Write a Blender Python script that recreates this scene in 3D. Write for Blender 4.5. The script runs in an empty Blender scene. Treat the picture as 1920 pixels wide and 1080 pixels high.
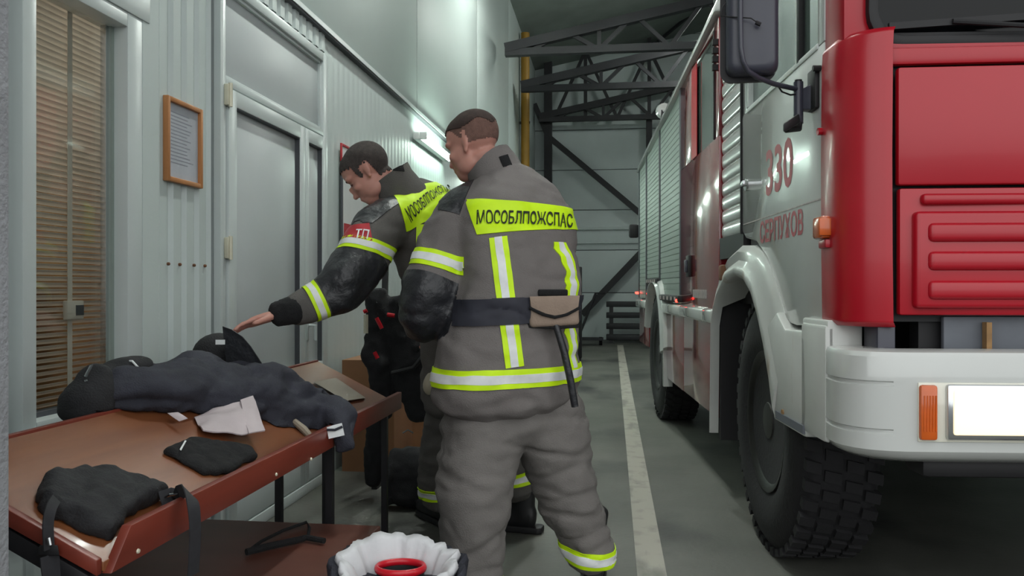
import bpy, bmesh, math, random
from mathutils import Vector, Matrix, noise
from mathutils.bvhtree import BVHTree
random.seed(7)
SC = bpy.context.scene
COL = SC.collection
R = math.radians

# ------------------------------------------------------------------ camera, sky, exposure
CAM_H = 1.1
FPX = 1500.0
YAW = math.atan(188 / 1500)
cam_d = bpy.data.cameras.new('camera')
cam = bpy.data.objects.new('camera', cam_d)
COL.objects.link(cam)
cam_d.sensor_width = 36.0
cam_d.lens = FPX / 1920 * 36.0
cam_d.clip_start = 0.05
cam.location = (0, 0, CAM_H)
cam.rotation_euler = (R(90), 0, YAW)
SC.camera = cam

world = bpy.data.worlds.new('overcast_sky')
SC.world = world
world.use_nodes = True
wn = world.node_tree
wn.nodes['Background'].inputs['Color'].default_value = (0.94, 0.97, 0.97, 1)
wn.nodes['Background'].inputs['Strength'].default_value = .62
SC.view_settings.view_transform = 'Standard'
SC.view_settings.look = 'None'
SC.view_settings.gamma = 1.0
SC.view_settings.use_curve_mapping = False
SC.view_settings.exposure = 1.62

# ------------------------------------------------------------------ layout helper
CA, SA = math.cos(YAW), math.sin(YAW)
RIGHT = Vector((CA, SA, 0))
FWD = Vector((-SA, CA, 0))
UP = Vector((0, 0, 1))


def at(px, py, d):
    """world point seen at pixel px,py at distance d in front of the lens"""
    x = (px - 960) * d / FPX
    return Vector((x * CA - d * SA, x * SA + d * CA, CAM_H + (540 - py) * d / FPX))


# ------------------------------------------------------------------ materials
def lin(h):
    h = h.lstrip('#')
    o = []
    for i in (0, 2, 4):
        c = int(h[i:i + 2], 16) / 255
        o.append(c / 12.92 if c <= 0.04045 else ((c + 0.055) / 1.055) ** 2.4)
    return (*o, 1)


MATS = {}


def mat(name, col, rough=0.6, metal=0.0, var=0.12, scale=6.0, bump=0.0, bscale=60.0, coat=0.0, emit=0.0, ecol=None,
        col2=None, stretch=None, trans=0.0, sheen=0.0, thresh=None):
    m = bpy.data.materials.new(name)
    m.use_nodes = True
    nt = m.node_tree
    N, L = nt.nodes, nt.links
    b = N['Principled BSDF']
    b.inputs['Roughness'].default_value = rough
    b.inputs['Metallic'].default_value = metal
    b.inputs['Coat Weight'].default_value = coat
    b.inputs['Coat Roughness'].default_value = 0.08
    b.inputs['Transmission Weight'].default_value = trans
    b.inputs['Sheen Weight'].default_value = sheen
    c1 = lin(col)
    tc = N.new('ShaderNodeTexCoord')
    src = tc.outputs['Object']
    if stretch:
        mp = N.new('ShaderNodeMapping')
        mp.inputs['Scale'].default_value = stretch
        L.new(src, mp.inputs['Vector'])
        src = mp.outputs['Vector']
    if var or col2:
        n = N.new('ShaderNodeTexNoise')
        n.inputs['Scale'].default_value = scale
        n.inputs['Detail'].default_value = 5
        L.new(src, n.inputs['Vector'])
        rp = N.new('ShaderNodeValToRGB')
        e = rp.color_ramp.elements
        e[0].position, e[1].position = thresh if thresh else (0.3, 0.72)
        if col2:
            e[0].color, e[1].color = c1, lin(col2)
        else:
            e[0].color = tuple(v * (1 - var) for v in c1[:3]) + (1,)
            e[1].color = tuple(min(1, v * (1 + var)) for v in c1[:3]) + (1,)
        L.new(n.outputs['Fac'], rp.inputs['Fac'])
        L.new(rp.outputs['Color'], b.inputs['Base Color'])
    else:
        b.inputs['Base Color'].default_value = c1
    if bump:
        n2 = N.new('ShaderNodeTexNoise')
        n2.inputs['Scale'].default_value = bscale
        n2.inputs['Detail'].default_value = 4
        L.new(src, n2.inputs['Vector'])
        bp = N.new('ShaderNodeBump')
        bp.inputs['Strength'].default_value = bump
        bp.inputs['Distance'].default_value = 0.01
        L.new(n2.outputs['Fac'], bp.inputs['Height'])
        L.new(bp.outputs['Normal'], b.inputs['Normal'])
    if emit:
        b.inputs['Emission Color'].default_value = lin(ecol or col)
        b.inputs['Emission Strength'].default_value = emit
    MATS[name] = m
    return m


mat('plaster', '#9c9ea3', .9, var=.10, scale=9, bump=.4, bscale=120)
mat('wall_white', '#bcc6c4', .42, var=.04, scale=2.5)
mat('wall_panel', '#aab4b1', .38, var=.04, scale=1.2)
mat('pvc', '#c4cccb', .32, var=.03, scale=3)
mat('pvc_panel', '#b9bfc0', .35, var=.03, scale=3)
mat('back_panel', '#c0cac9', .5, var=.06, scale=1.5)
mat('roof_sheet', '#6f7671', .8, var=.15, scale=2)
mat('steel_dark', '#1b1b1f', .6, var=.2, scale=5)
mat('concrete', '#64645e', .55, var=.35, scale=1.6, bump=.15, bscale=40, col2='#484943')
mat('asphalt', '#6a6c6e', .9, var=.1, scale=4)
mat('line_paint', '#a09c92', .7, col2='#7d7a73', scale=9, thresh=(.5, .78))
mat('yellow_pipe', '#8f6a18', .55, var=.12, scale=5)
mat('rubber_seal', '#4b4d52', .6, var=.1)
mat('brass', '#cfcbb6', .4, .15, var=.1)
mat('dirt', '#6d4a33', .8, var=.2)
mat('blind_slat', '#d2ccc3', .55, var=.05, scale=4)
mat('office_tan', '#a07f55', .8, col2='#6d4c30', scale=3.0)
mat('glass', '#e8efee', .02, var=0, trans=1.0)
gt = MATS['glass'].node_tree                  # thin pane: clear, with a weak mirror image
tb0 = gt.nodes.new('ShaderNodeBsdfTransparent')
tb0.inputs['Color'].default_value = (.86, .87, .85, 1)
gb0 = gt.nodes.new('ShaderNodeBsdfGlossy')
gb0.inputs['Roughness'].default_value = .03
mx0 = gt.nodes.new('ShaderNodeMixShader')
mx0.inputs['Fac'].default_value = .07
gt.links.new(tb0.outputs['BSDF'], mx0.inputs[1])
gt.links.new(gb0.outputs['BSDF'], mx0.inputs[2])
gt.links.new(mx0.outputs['Shader'], gt.nodes['Material Output'].inputs['Surface'])
mat('frame_wood', '#b0784a', .5, var=.15, scale=12, stretch=(1, 1, .1))
mat('paper', '#a9adb4', .7, var=.06, scale=14)
mat('paper_ink', '#8d9098', .8, var=0)
mat('sign_red', '#a8202c', .5, var=.06)
mat('sign_white', '#c9cccb', .6, var=.05)
mat('tube', '#ffffff', .4, var=0, emit=16, ecol='#e6fff0')
mat('added_bay_tube', '#ffffff', .4, var=0, emit=78, ecol='#f8fff8')
mat('lamp_case', '#d0d6d3', .4, var=.03)
mat('cherry', '#6b3c24', .36, var=.18, scale=5, stretch=(3, .35, 3), coat=.1, bump=.03, bscale=30, col2='#824f2f')
mat('cherry_edge', '#783224', .4, var=.15, scale=6, stretch=(3, .35, 3), col2='#65281c')
mat('bench_brown', '#5c3327', .5, var=.15, scale=4, stretch=(.4, 3, 1))
mat('plywood', '#7b5536', .7, var=.18, scale=5, stretch=(1, 1, .3))
mat('cardboard', '#8a6243', .8, var=.12, scale=4)
mat('pale_board', '#8d8272', .6, var=.1, scale=3)
mat('black_metal', '#1b1a1d', .45, var=.15)
mat('black_cloth', '#1d1d20', .85, var=.25, scale=25, bump=.35, bscale=220)
mat('navy_cloth', '#2a2b35', .85, var=.2, scale=12, bump=.35, bscale=240)
mat('lining', '#b9adb0', .7, var=.08, scale=12, bump=.1, bscale=90)
mat('lining_white', '#c9c9cc', .6, var=.08, scale=10, bump=.1, bscale=90)
mat('webbing', '#27272b', .75, var=.15, scale=60)
mat('chrome', '#c8cacc', .15, 1.0, var=.05)
mat('reflective', '#d9dcdc', .45, var=.08, scale=30)
mat('hivis', '#c9f000', .6, var=.07, scale=16, emit=0)
mat('jacket', '#6c6765', .9, var=.09, scale=7, bump=.35, bscale=260)
mat('jacket_shaded', '#55524f', .9, var=.10, scale=7, bump=.35, bscale=260)  # far man's suit cloth, with the shade he stands in put into its colour
mat('trousers', '#6d6966', .9, var=.12, scale=6, bump=.35, bscale=240)
mat('leather', '#222327', .42, var=.25, scale=9, bump=.5, bscale=40)
mat('knit', '#141416', .95, var=.2, scale=60, bump=.5, bscale=300)
mat('belt_navy', '#23242f', .7, var=.15, scale=40)
mat('pouch_tan', '#8d7b6d', .8, var=.12, scale=14, bump=.2, bscale=150)
mat('skin', '#b98577', .55, var=.10, scale=9)
MATS['skin'].node_tree.nodes['Principled BSDF'].inputs['Subsurface Weight'].default_value = .12
mat('hair_brown', '#3b2a25', .9, var=.3, scale=70, bump=.8, bscale=400)
mat('hair_fade', '#6e5249', .9, var=.2, scale=80, bump=.5, bscale=400)
mat('hair_grey', '#463e3b', .9, var=.3, scale=70, bump=.8, bscale=400)
mat('ink', '#20261a', .8, var=0)
mat('boot_rubber', '#19191b', .5, var=.15, scale=10)
mat('truck_white', '#bbbdba', .2, var=.03, scale=3, coat=.7)
MATS['truck_white'].node_tree.nodes['Principled BSDF'].inputs['Coat Roughness'].default_value = .03
mat('truck_fender', '#bfc1bd', .35, var=.05, scale=5, coat=.2)
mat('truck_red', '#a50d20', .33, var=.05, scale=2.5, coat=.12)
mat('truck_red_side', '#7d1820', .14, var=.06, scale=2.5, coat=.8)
mat('red_bright', '#c11526', .3, var=.05)
mat('letter_red', '#a3404a', .5, var=.08, scale=20)
mat('truck_black', '#141316', .6, var=.2)
mat('tyre', '#131215', .8, var=.2, scale=14, bump=.2, bscale=60)
mat('rim', '#232321', .5, .3, var=.2, scale=6)
mat('shutter_alu', '#8d9891', .45, .25, var=.06, scale=4)
mat('truck_grey', '#5f636a', .7, var=.12, scale=8)
mat('mirror_case', '#3a3b46', .35, var=.1, scale=4)
mat('dark_glass', '#0c0d0f', .12, var=0)
MATS['dark_glass'].node_tree.nodes['Principled BSDF'].inputs['Specular IOR Level'].default_value = .22
mat('cab_glass', '#55625d', .05, var=.05, coat=.3)
mat('amber', '#c4560f', .2, var=.12, scale=18, coat=.5)
mat('head_lens', '#fff6dc', .15, var=0, emit=.42, ecol='#ffd79a')
mat('lens_clear', '#d8d6c8', .12, var=.05, coat=.6)
mat('marker_red', '#ff2a20', .3, var=0, emit=4, ecol='#ff2a20')
mat('rust', '#8a6a44', .8, var=.25, scale=20)
mat('pale_cream', '#b5ad98', .45, var=.06)
mat('plate', '#9b8f8d', .5, var=.25, scale=40)
mat('warm_lamp', '#ffd9a0', .5, var=0, emit=5, ecol='#ffcf95')

# rust streaks on the front mudguard: stains with a shape of their own
def add_stain(name, col, scale, lo, hi, stretch):
    m = MATS[name]
    nt = m.node_tree
    N, L = nt.nodes, nt.links
    b = N['Principled BSDF']
    old = b.inputs['Base Color'].links[0].from_socket
    tc = N.new('ShaderNodeTexCoord')
    mp = N.new('ShaderNodeMapping')
    mp.inputs['Scale'].default_value = stretch
    n = N.new('ShaderNodeTexNoise')
    n.inputs['Scale'].default_value = scale
    n.inputs['Detail'].default_value = 8
    rp = N.new('ShaderNodeValToRGB')
    rp.color_ramp.elements[0].position = lo
    rp.color_ramp.elements[1].position = hi
    mx = N.new('ShaderNodeMixRGB')
    mx.inputs['Color2'].default_value = lin(col)
    L.new(tc.outputs['Object'], mp.inputs['Vector'])
    L.new(mp.outputs['Vector'], n.inputs['Vector'])
    L.new(n.outputs['Fac'], rp.inputs['Fac'])
    L.new(rp.outputs['Color'], mx.inputs['Fac'])
    L.new(old, mx.inputs['Color1'])
    L.new(mx.outputs['Color'], b.inputs['Base Color'])


add_stain('truck_fender', '#94795c', 3.2, .62, .76, (1, 2.2, .8))
add_stain('concrete', '#2b2c2b', 1.1, .52, .66, (1.2, .7, 1))
add_stain('line_paint', '#6b6c66', 3.0, .55, .7, (2, .6, 1))


# ------------------------------------------------------------------ mesh helpers
class MB:
    def __init__(s):
        s.v = []
        s.f = []

    def add(s, vs, fs):
        o = len(s.v)
        s.v += [tuple(p) for p in vs]
        s.f += [tuple(i + o for i in f) for f in fs]
        return s

    def box(s, x0, x1, y0, y1, z0, z1):
        return s.add([(x0, y0, z0), (x1, y0, z0), (x1, y1, z0), (x0, y1, z0), (x0, y0, z1), (x1, y0, z1), (x1, y1, z1), (x0, y1, z1)],
                     [(0, 3, 2, 1), (4, 5, 6, 7), (0, 1, 5, 4), (1, 2, 6, 5), (2, 3, 7, 6), (3, 0, 4, 7)])

    def hexa(s, p):
        return s.add(p, [(0, 3, 2, 1), (4, 5, 6, 7), (0, 1, 5, 4), (1, 2, 6, 5), (2, 3, 7, 6), (3, 0, 4, 7)])

    def prism(s, poly, ax, a0, a1):
        """2D polygon extruded along ax; ax=0: poly is (y,z), 1: (x,z), 2: (x,y)"""
        def P(p, a):
            q = list(p)
            q.insert(ax, a)
            return tuple(q)
        n = len(poly)
        return s.add([P(p, a0) for p in poly] + [P(p, a1) for p in poly],
                     [tuple(range(n - 1, -1, -1)), tuple(range(n, 2 * n))] + [(i, (i + 1) % n, n + (i + 1) % n, n + i) for i in range(n)])

    def rings(s, rings, close=True, cap=True):
        n = len(rings[0])
        vs = [p for r in rings for p in r]
        fs = []
        for k in range(len(rings) - 1):
            for i in range(n if close else n - 1):
                j = (i + 1) % n
                fs.append((k * n + i, k * n + j, (k + 1) * n + j, (k + 1) * n + i))
        if cap:
            fs.append(tuple(range(n - 1, -1, -1)))
            fs.append(tuple((len(rings) - 1) * n + i for i in range(n)))
        return s.add(vs, fs)

    def tube(s, pts, r, n=10, r2=None, up=None):
        pts = [Vector(p) for p in pts]
        rs = r if isinstance(r, (list, tuple)) else [r] * len(pts)
        rings = []
        ref = None
        for i, p in enumerate(pts):
            t = (pts[min(i + 1, len(pts) - 1)] - pts[max(i - 1, 0)]).normalized()
            if ref is None:
                ref = Vector(up) if up else (Vector((0, 0, 1)) if abs(t.z) < .9 else Vector((1, 0, 0)))
            a = (ref - t * ref.dot(t)).normalized()
            ref = a
            b = t.cross(a)
            q = rs[i] * (r2 or 1)
            rings.append([p + a * (q * math.cos(2 * math.pi * k / n)) + b * (rs[i] * math.sin(2 * math.pi * k / n)) for k in range(n)])
        return s.rings(rings)

    def lathe(s, prof, o=(0, 0, 0), ax=0, n=40):
        """prof: (radius, height along axis)"""
        rings = []
        for r, h in prof:
            ring = []
            for k in range(n):
                a = 2 * math.pi * k / n
                q = [r * math.cos(a), r * math.sin(a)]
                q.insert(ax, h)
                ring.append((q[0] + o[0], q[1] + o[1], q[2] + o[2]))
            rings.append(ring)
        return s.rings(rings)

    def bar(s, p, q, w, h=None):
        """square bar between two points"""
        p, q = Vector(p), Vector(q)
        h = h or w
        t = (q - p).normalized()
        u = Vector((0, 0, 1)) if abs(t.z) < .95 else Vector((0, 1, 0))
        a = t.cross(u).normalized()
        b = a.cross(t)
        ring = [a * (w / 2) + b * (h / 2), -a * (w / 2) + b * (h / 2), -a * (w / 2) - b * (h / 2), a * (w / 2) - b * (h / 2)]
        return s.rings([[p + c for c in ring], [q + c for c in ring]])

    def mesh(s, name, bevel=0, seg=2, angle=35):
        me = bpy.data.meshes.new(name)
        me.from_pydata(s.v, [], s.f)
        bm = bmesh.new()
        bm.from_mesh(me)
        bmesh.ops.recalc_face_normals(bm, faces=bm.faces)
        if bevel:
            es = [e for e in bm.edges if e.is_manifold and e.calc_face_angle(0) > R(25)]
            bmesh.ops.bevel(bm, geom=es, offset=bevel, segments=seg, profile=.5, affect='EDGES', clamp_overlap=True)
        bm.to_mesh(me)
        bm.free()
        smooth(me, angle)
        return me

    def build(s, name, m, parent=None, bevel=0, seg=2, angle=35):
        return link(name, s.mesh(name, bevel, seg, angle), m, parent)


def smooth(me, angle=35):
    me.polygons.foreach_set('use_smooth', [True] * len(me.polygons))
    if angle < 180:
        me.set_sharp_from_angle(angle=R(angle))
    me.update()


def link(name, me, m=None, parent=None):
    o = bpy.data.objects.new(name, me)
    COL.objects.link(o)
    if m and me and not me.materials:
        me.materials.append(MATS[m])
    if parent:
        o.parent = parent
    return o


def tag(o, label, cat=None, group=None, kind=None):
    o['label'] = label
    if cat:
        o['category'] = cat
    if group:
        o['group'] = group
    if kind:
        o['kind'] = kind
    return o


def empty(name, loc=(0, 0, 0), rz=0):
    o = bpy.data.objects.new(name, None)
    COL.objects.link(o)
    o.location = loc
    o.rotation_euler = (0, 0, rz)
    o.empty_display_size = .1
    return o


def box(x0, x1, y0, y1, z0, z1):
    return MB().box(x0, x1, y0, y1, z0, z1)


def struct(o, label=None):
    o['kind'] = 'structure'
    if label:
        o['label'] = label
    return o


def text_mesh(txt, size, depth=0.0, bold=0.0):
    cu = bpy.data.curves.new('lettering', 'FONT')
    cu.body = txt
    cu.size = size
    cu.align_x = 'CENTER'
    cu.align_y = 'CENTER'
    cu.extrude = depth
    cu.resolution_u = 3
    cu.offset = bold
    o = bpy.data.objects.new('lettering', cu)
    COL.objects.link(o)
    dg = bpy.context.evaluated_depsgraph_get()
    me = bpy.data.meshes.new_from_object(o.evaluated_get(dg))
    bpy.data.objects.remove(o)
    bpy.data.curves.remove(cu)
    me.materials.clear()
    return me


def remesh(mb, voxel, iters=4, fac=.5, name='body'):
    """union of overlapping closed shapes as one continuous, relaxed surface"""
    me = bpy.data.meshes.new(name)
    me.from_pydata(mb.v, [], mb.f)
    bm = bmesh.new()
    bm.from_mesh(me)
    bmesh.ops.recalc_face_normals(bm, faces=bm.faces)
    bm.to_mesh(me)
    bm.free()
    o = bpy.data.objects.new('tmp', me)
    COL.objects.link(o)
    md = o.modifiers.new('r', 'REMESH')
    md.mode = 'VOXEL'
    md.voxel_size = voxel
    dg = bpy.context.evaluated_depsgraph_get()
    out = bpy.data.meshes.new_from_object(o.evaluated_get(dg))
    bpy.data.objects.remove(o)
    bm = bmesh.new()
    bm.from_mesh(out)
    for _ in range(iters):
        bmesh.ops.smooth_vert(bm, verts=bm.verts, factor=fac, use_axis_x=True, use_axis_y=True, use_axis_z=True)
    bm.to_mesh(out)
    bm.free()
    smooth(out, 180)
    return out


def wrinkle(me, amp, scale, seed=0.0, amp2=0.0, scale2=None, sharp=4):
    me.update()
    nor = [v.normal.copy() for v in me.vertices]
    sx, sy, sz = scale
    for v, n in zip(me.vertices, nor):
        c = v.co
        d = amp * noise.fractal(Vector((c.x * sx + seed, c.y * sy - seed, c.z * sz)), .7, 2.0, 3)
        if amp2:
            q = noise.noise(Vector((c.x * scale2[0] - seed, c.y * scale2[1], c.z * scale2[2] + seed)))
            d -= amp2 * (1 - min(1, abs(q) * sharp))
        v.co = c + n * d
    me.update()


def ring(c, s, f, a, b, n=28, e=2.3):
    out = []
    for k in range(n):
        t = 2 * math.pi * k / n
        x, y = math.cos(t), math.sin(t)
        q = (abs(x) ** e + abs(y) ** e) ** (-1 / e)
        out.append(c + s * (a * x * q) + f * (b * y * q))
    return out


def loft(mb, secs, s, n=28, e=2.3, round_ends=True):
    """secs: (centre, half width along s, half depth); rings square to the path"""
    cs = [Vector(c) for c, a, b in secs]
    rings = []
    for i, (c, a, b) in enumerate(secs):
        t = (cs[min(i + 1, len(cs) - 1)] - cs[max(i - 1, 0)]).normalized()
        sx = (s - t * s.dot(t)).normalized()
        f = t.cross(sx)
        if round_ends and i == 0:
            rings.append(ring(cs[i] - t * min(a, b) * .35, sx, f, a * .6, b * .6, n, e))
        rings.append(ring(cs[i], sx, f, a, b, n, e))
        if round_ends and i == len(cs) - 1:
            rings.append(ring(cs[i] + t * min(a, b) * .35, sx, f, a * .6, b * .6, n, e))
    mb.rings(rings)
    return mb


def spline(pts, k=4):
    """smooth (centre, a, b) lists with Catmull-Rom"""
    out = []
    P_ = [(Vector(c), a, b) for c, a, b in pts]
    for i in range(len(P_) - 1):
        p0, p1, p2, p3 = P_[max(i - 1, 0)], P_[i], P_[i + 1], P_[min(i + 2, len(P_) - 1)]
        for j in range(k):
            t = j / k
            def cr(a, b, c, d):
                return .5 * ((2 * b) + (c - a) * t + (2 * a - 5 * b + 4 * c - d) * t * t + (3 * b - a - 3 * c + d) * t ** 3)
            out.append((cr(p0[0], p1[0], p2[0], p3[0]), cr(p0[1], p1[1], p2[1], p3[1]), cr(p0[2], p1[2], p2[2], p3[2])))
    out.append(P_[-1])
    return out


def ellipsoid(mb, M, rx, ry, rz, n=20, m=12):
    rings = []
    for j in range(1, m):
        ph = -math.pi / 2 + math.pi * j / m
        rings.append([M @ Vector((rx * math.cos(ph) * math.cos(2 * math.pi * k / n), ry * math.cos(ph) * math.sin(2 * math.pi * k / n), rz * math.sin(ph))) for k in range(n)])
    mb.rings(rings)
    return mb


# ================================================================== the hall
WX = -1.65          # inner face of the long left wall
BY = 17.0           # back wall
fl = box(-1.9, 7, .0, BY + .2, -.12, 0).build('floor', 'concrete')
struct(fl, 'stained grey concrete floor of the fire station bay')
ol = MB()
ol.add([(.095, 1.2, .0), (.207, 1.2, .0), (.207, 15.5, .0), (.095, 15.5, .0), (.095, 1.2, .003), (.207, 1.2, .003), (.207, 15.5, .003), (.095, 15.5, .003)],
       [(0, 3, 2, 1), (4, 5, 6, 7), (0, 1, 5, 4), (1, 2, 6, 5), (2, 3, 7, 6), (3, 0, 4, 7)])
tag(ol.build('lane_line', 'line_paint', fl), 'worn white painted lane line beside the parked truck')
struct(box(-25, 25, -30, .0, -.16, -.02).build('floor_yard', 'asphalt'), 'asphalt yard in front of the bay')

# near jamb of the gate
struct(box(-1.6, -.945, .9, 1.16, -.02, 4.9).build('wall_front', 'plaster', bevel=.01), 'rough grey plaster jamb at the edge of the gate')
struct(box(-1.9, 7, .8, 1.1, 4.9, 7).build('wall_lintel', 'wall_panel'), 'panel above the gate opening')

# left wall: upper sandwich panels, profiled sheet below, with openings for window and door
wl = empty('wall_left', (WX, 0, 0))
struct(wl, 'long pale left wall with profiled sheet below and smooth panels above')
def wbox(y0, y1, z0, z1, name='wall_panel', m='wall_white', x0=-.10, x1=0.0, **k):
    return box(x0, x1, y0, y1, z0, z1).build(name, m, wl, **k)
# core behind the sheet, around window (Y 2.03-2.6, z .70-2.02) and door (Y 3.17-4.45, z 0-2.43)
wbox(.9, 2.03, 0, 2.56, x1=-.02)
wbox(2.03, 2.60, 0, .69, x1=-.02)
wbox(2.03, 2.60, 2.03, 2.56, x1=-.02)
wbox(2.60, 3.17, 0, 2.56, x1=-.02)
wbox(3.17, 4.45, 2.44, 2.56, x1=-.02)
wbox(4.45, BY, 0, 2.56, x1=-.02)

def sheet(y0, y1, z0, z1, pitch=.095, dep=.016):
    poly = []
    y = y0
    while y < y1 - .001:
        for dy, dx in ((0, 0), (.012, dep), (.062, dep), (.074, 0)):
            if y + dy <= y1:
                poly.append((y + dy, dx))
        y += pitch
    poly.append((y1, 0))
    mb = MB()
    n = len(poly)
    mb.add([(x - .012 + .0, y_, z0) for y_, x in poly] + [(x - .012, y_, z1) for y_, x in poly], [(i, i + 1, n + i + 1, n + i) for i in range(n - 1)])
    return mb.build('profiled_sheet', 'wall_white', wl, angle=20)
sheet(1.0, 2.0, 0, 2.56)
sheet(2.64, 3.15, 0, 2.56)
sheet(2.0, 2.64, 0, .66)
sheet(4.47, 16.5, 0, 2.56, dep=.0015)
sheet(2.0, 2.64, 2.1, 2.56)
sheet(3.15, 4.47, 2.46, 2.56)
# upper panels with joints
ys = [.9, 3.6, 6.6, 9.64, 12.6, 15.6, BY]
for a, b in zip(ys[:-1], ys[1:]):
    box(-.10, .016, a + .014, b - .014, 2.60, 5.75).build('upper_panel', 'wall_panel', wl, bevel=.004)
for y in ys[1:-1]:
    box(-.05, .010, y - .014, y + .014, 2.6, 5.75).build('joint_strip', 'rubber_seal', wl)
# drip flashing between sheet and panels
box(-.02, .026, .9, BY, 2.560, 2.572).build('flashing', 'rubber_seal', wl)
box(.0, .032, .9, BY, 2.572, 2.60).build('flashing', 'pvc', wl)
for y in [2.72, 2.80, 2.88, 2.985, 3.07, 2.655]:
    for z in ((1.19,) if y != 2.655 else (1.32, .98, 1.94)):
        MB().lathe([(.006, .0), (.006, .008), (.002, .011)], (0.004, y, z), 0, 8).build('screw', 'dirt', wl)
box(.004, .034, 3.15, 3.172, 0, 2.56).build('corner_strip', 'pvc', wl)
box(.0, .03, 2.60, 2.70, 0, 2.56).build('corner_strip', 'wall_white', wl)

# far hall walls and roof
bw = empty('wall_back', (0, BY, 0))
struct(bw, 'pale panel back wall of the hall')
zz = [0, 1.0, 1.9, 2.75, 3.6, 4.45, 5.4, 6.4, 7.4]
for a, b in zip(zz[:-1], zz[1:]):
    box(-2.2, 7, .0, .12, a + .008, b - .008).build('panel', 'back_panel', bw, bevel=.004)
box(-2.2, 7, .03, .12, 0, 7.4).build('backing', 'rubber_seal', bw)
MB().tube([(-1.3, -.05, 2.35), (2, -.05, 2.35)], .03, 8).build('wall_pipe', 'back_panel', bw)
MB().tube([(-1.3, -.05, 2.05), (2, -.05, 2.05)], .018, 8).build('wall_pipe', 'back_panel', bw)
struct(box(6.9, 7.1, 0, BY, 0, 7.4).build('wall_right', 'wall_panel'), 'right wall of the hall')
struct(box(-2.2, -1.66, .9, BY, 5.75, 6.2).build('wall_parapet', 'wall_panel'), 'panel strip above the left wall')
rf = MB().hexa([(-2.6, .9, 5.55), (7.2, .9, 7.5), (7.2, BY + .2, 7.5), (-2.6, BY + .2, 5.55), (-2.6, .9, 5.7), (7.2, .9, 7.65), (7.2, BY + .2, 7.65), (-2.6, BY + .2, 5.7)])
struct(rf.build('ceiling', 'roof_sheet'), 'dark grey sloping roof sheeting')

# roof trusses
def truss(Y, zb, label):
    t = empty('roof_truss', (0, Y, 0))
    tag(t, label, 'roof truss', 'roof trusses of the hall', 'structure')
    x0, x1 = -1.5, 6.6
    def ztop(x):
        return zb + .12 + (x - x0) * .19
    MB().bar((x0, 0, zb), (x1, 0, zb), .11, .10).build('bottom_chord', 'steel_dark', t)
    MB().bar((x0, 0, zb + .06), (x1, 0, ztop(x1)), .12, .13).build('top_chord', 'steel_dark', t)
    n = 8
    xs = [x0 + .35 + i * (x1 - x0 - .35) / n for i in range(n + 1)]
    for i in range(n):
        a, b = xs[i], xs[i + 1]
        m = (a + b) / 2
        MB().bar((a, 0, zb), (m, 0, ztop(m)), .055).build('diagonal', 'steel_dark', t)
        MB().bar((m, 0, ztop(m)), (b, 0, zb), .055).build('diagonal', 'steel_dark', t)
        if i % 2 == 0:
            MB().bar((b, 0, zb), (b, 0, ztop(b)), .055).build('post', 'steel_dark', t)
    return t
truss(16.5, 4.58, 'dark steel roof truss against the back wall')
truss(13.2, 4.40, 'dark steel roof truss in the middle of the hall')
truss(11.2, 4.42, 'dark steel roof truss nearest the camera')
# upper tie truss along the back wall
tt = empty('wall_truss', (0, 16.6, 0))
tag(tt, 'dark steel lattice band high on the back wall above the trusses', 'roof truss', None, 'structure')
MB().bar((-1.5, 0, 6.05), (6.5, 0, 6.0), .11).build('chord', 'steel_dark', tt)
for i in range(6):
    xa = -1.2 + i * 1.3
    MB().bar((xa, 0, 4.6), (xa + .65, 0, 6.0), .06).build('diagonal', 'steel_dark', tt)
    MB().bar((xa + .65, 0, 6.0), (xa + 1.3, 0, 4.6), .06).build('diagonal', 'steel_dark', tt)
    MB().bar((xa + .65, 0, 4.6), (xa + .65, 0, 7.0), .07).build('post', 'steel_dark', tt)
    MB().bar((xa + .65, 0, 6.0), (xa + 1.6, -1.0, 6.5), .05).build('brace', 'steel_dark', tt)
# columns and wind braces on the back wall
cb = empty('wall_bracing', (0, 16.7, 0))
tag(cb, 'dark steel column and crossed diagonal braces on the back wall', 'bracing', None, 'structure')
MB().bar((-1.33, 0, 0), (-1.33, 0, 6.9), .16, .16).build('column', 'steel_dark', cb)
MB().bar((-1.33, 0, 4.27), (.75, -.05, 2.48), .11).build('brace', 'steel_dark', cb)
MB().bar((.75, -.05, 2.0), (-.62, 0, .55), .13).build('brace', 'steel_dark', cb)
MB().bar((-1.33, 0, 4.27), (-1.62, 0, 4.95), .11).build('brace', 'steel_dark', cb)
MB().bar((.75, -.05, 0), (.75, -.05, 4.6), .12).build('column', 'steel_dark', cb)

# yellow gas pipe on the left wall
yp = empty('gas_pipe', (WX + .125, 14.05, 0))
tag(yp, 'tall mustard yellow gas pipe running up the left wall', 'pipe')
MB().tube([(0, 0, .0), (0, 0, 5.6)], .075, 20).build('pipe', 'yellow_pipe', yp)
for z in (.8, 2.4, 4.0):
    box(-.105, .085, -.02, .02, z, z + .04).build('pipe_clamp', 'steel_dark', yp)
box(-.105, .02, -.06, .06, .1, .13).build('bracket', 'steel_dark', yp)

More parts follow.
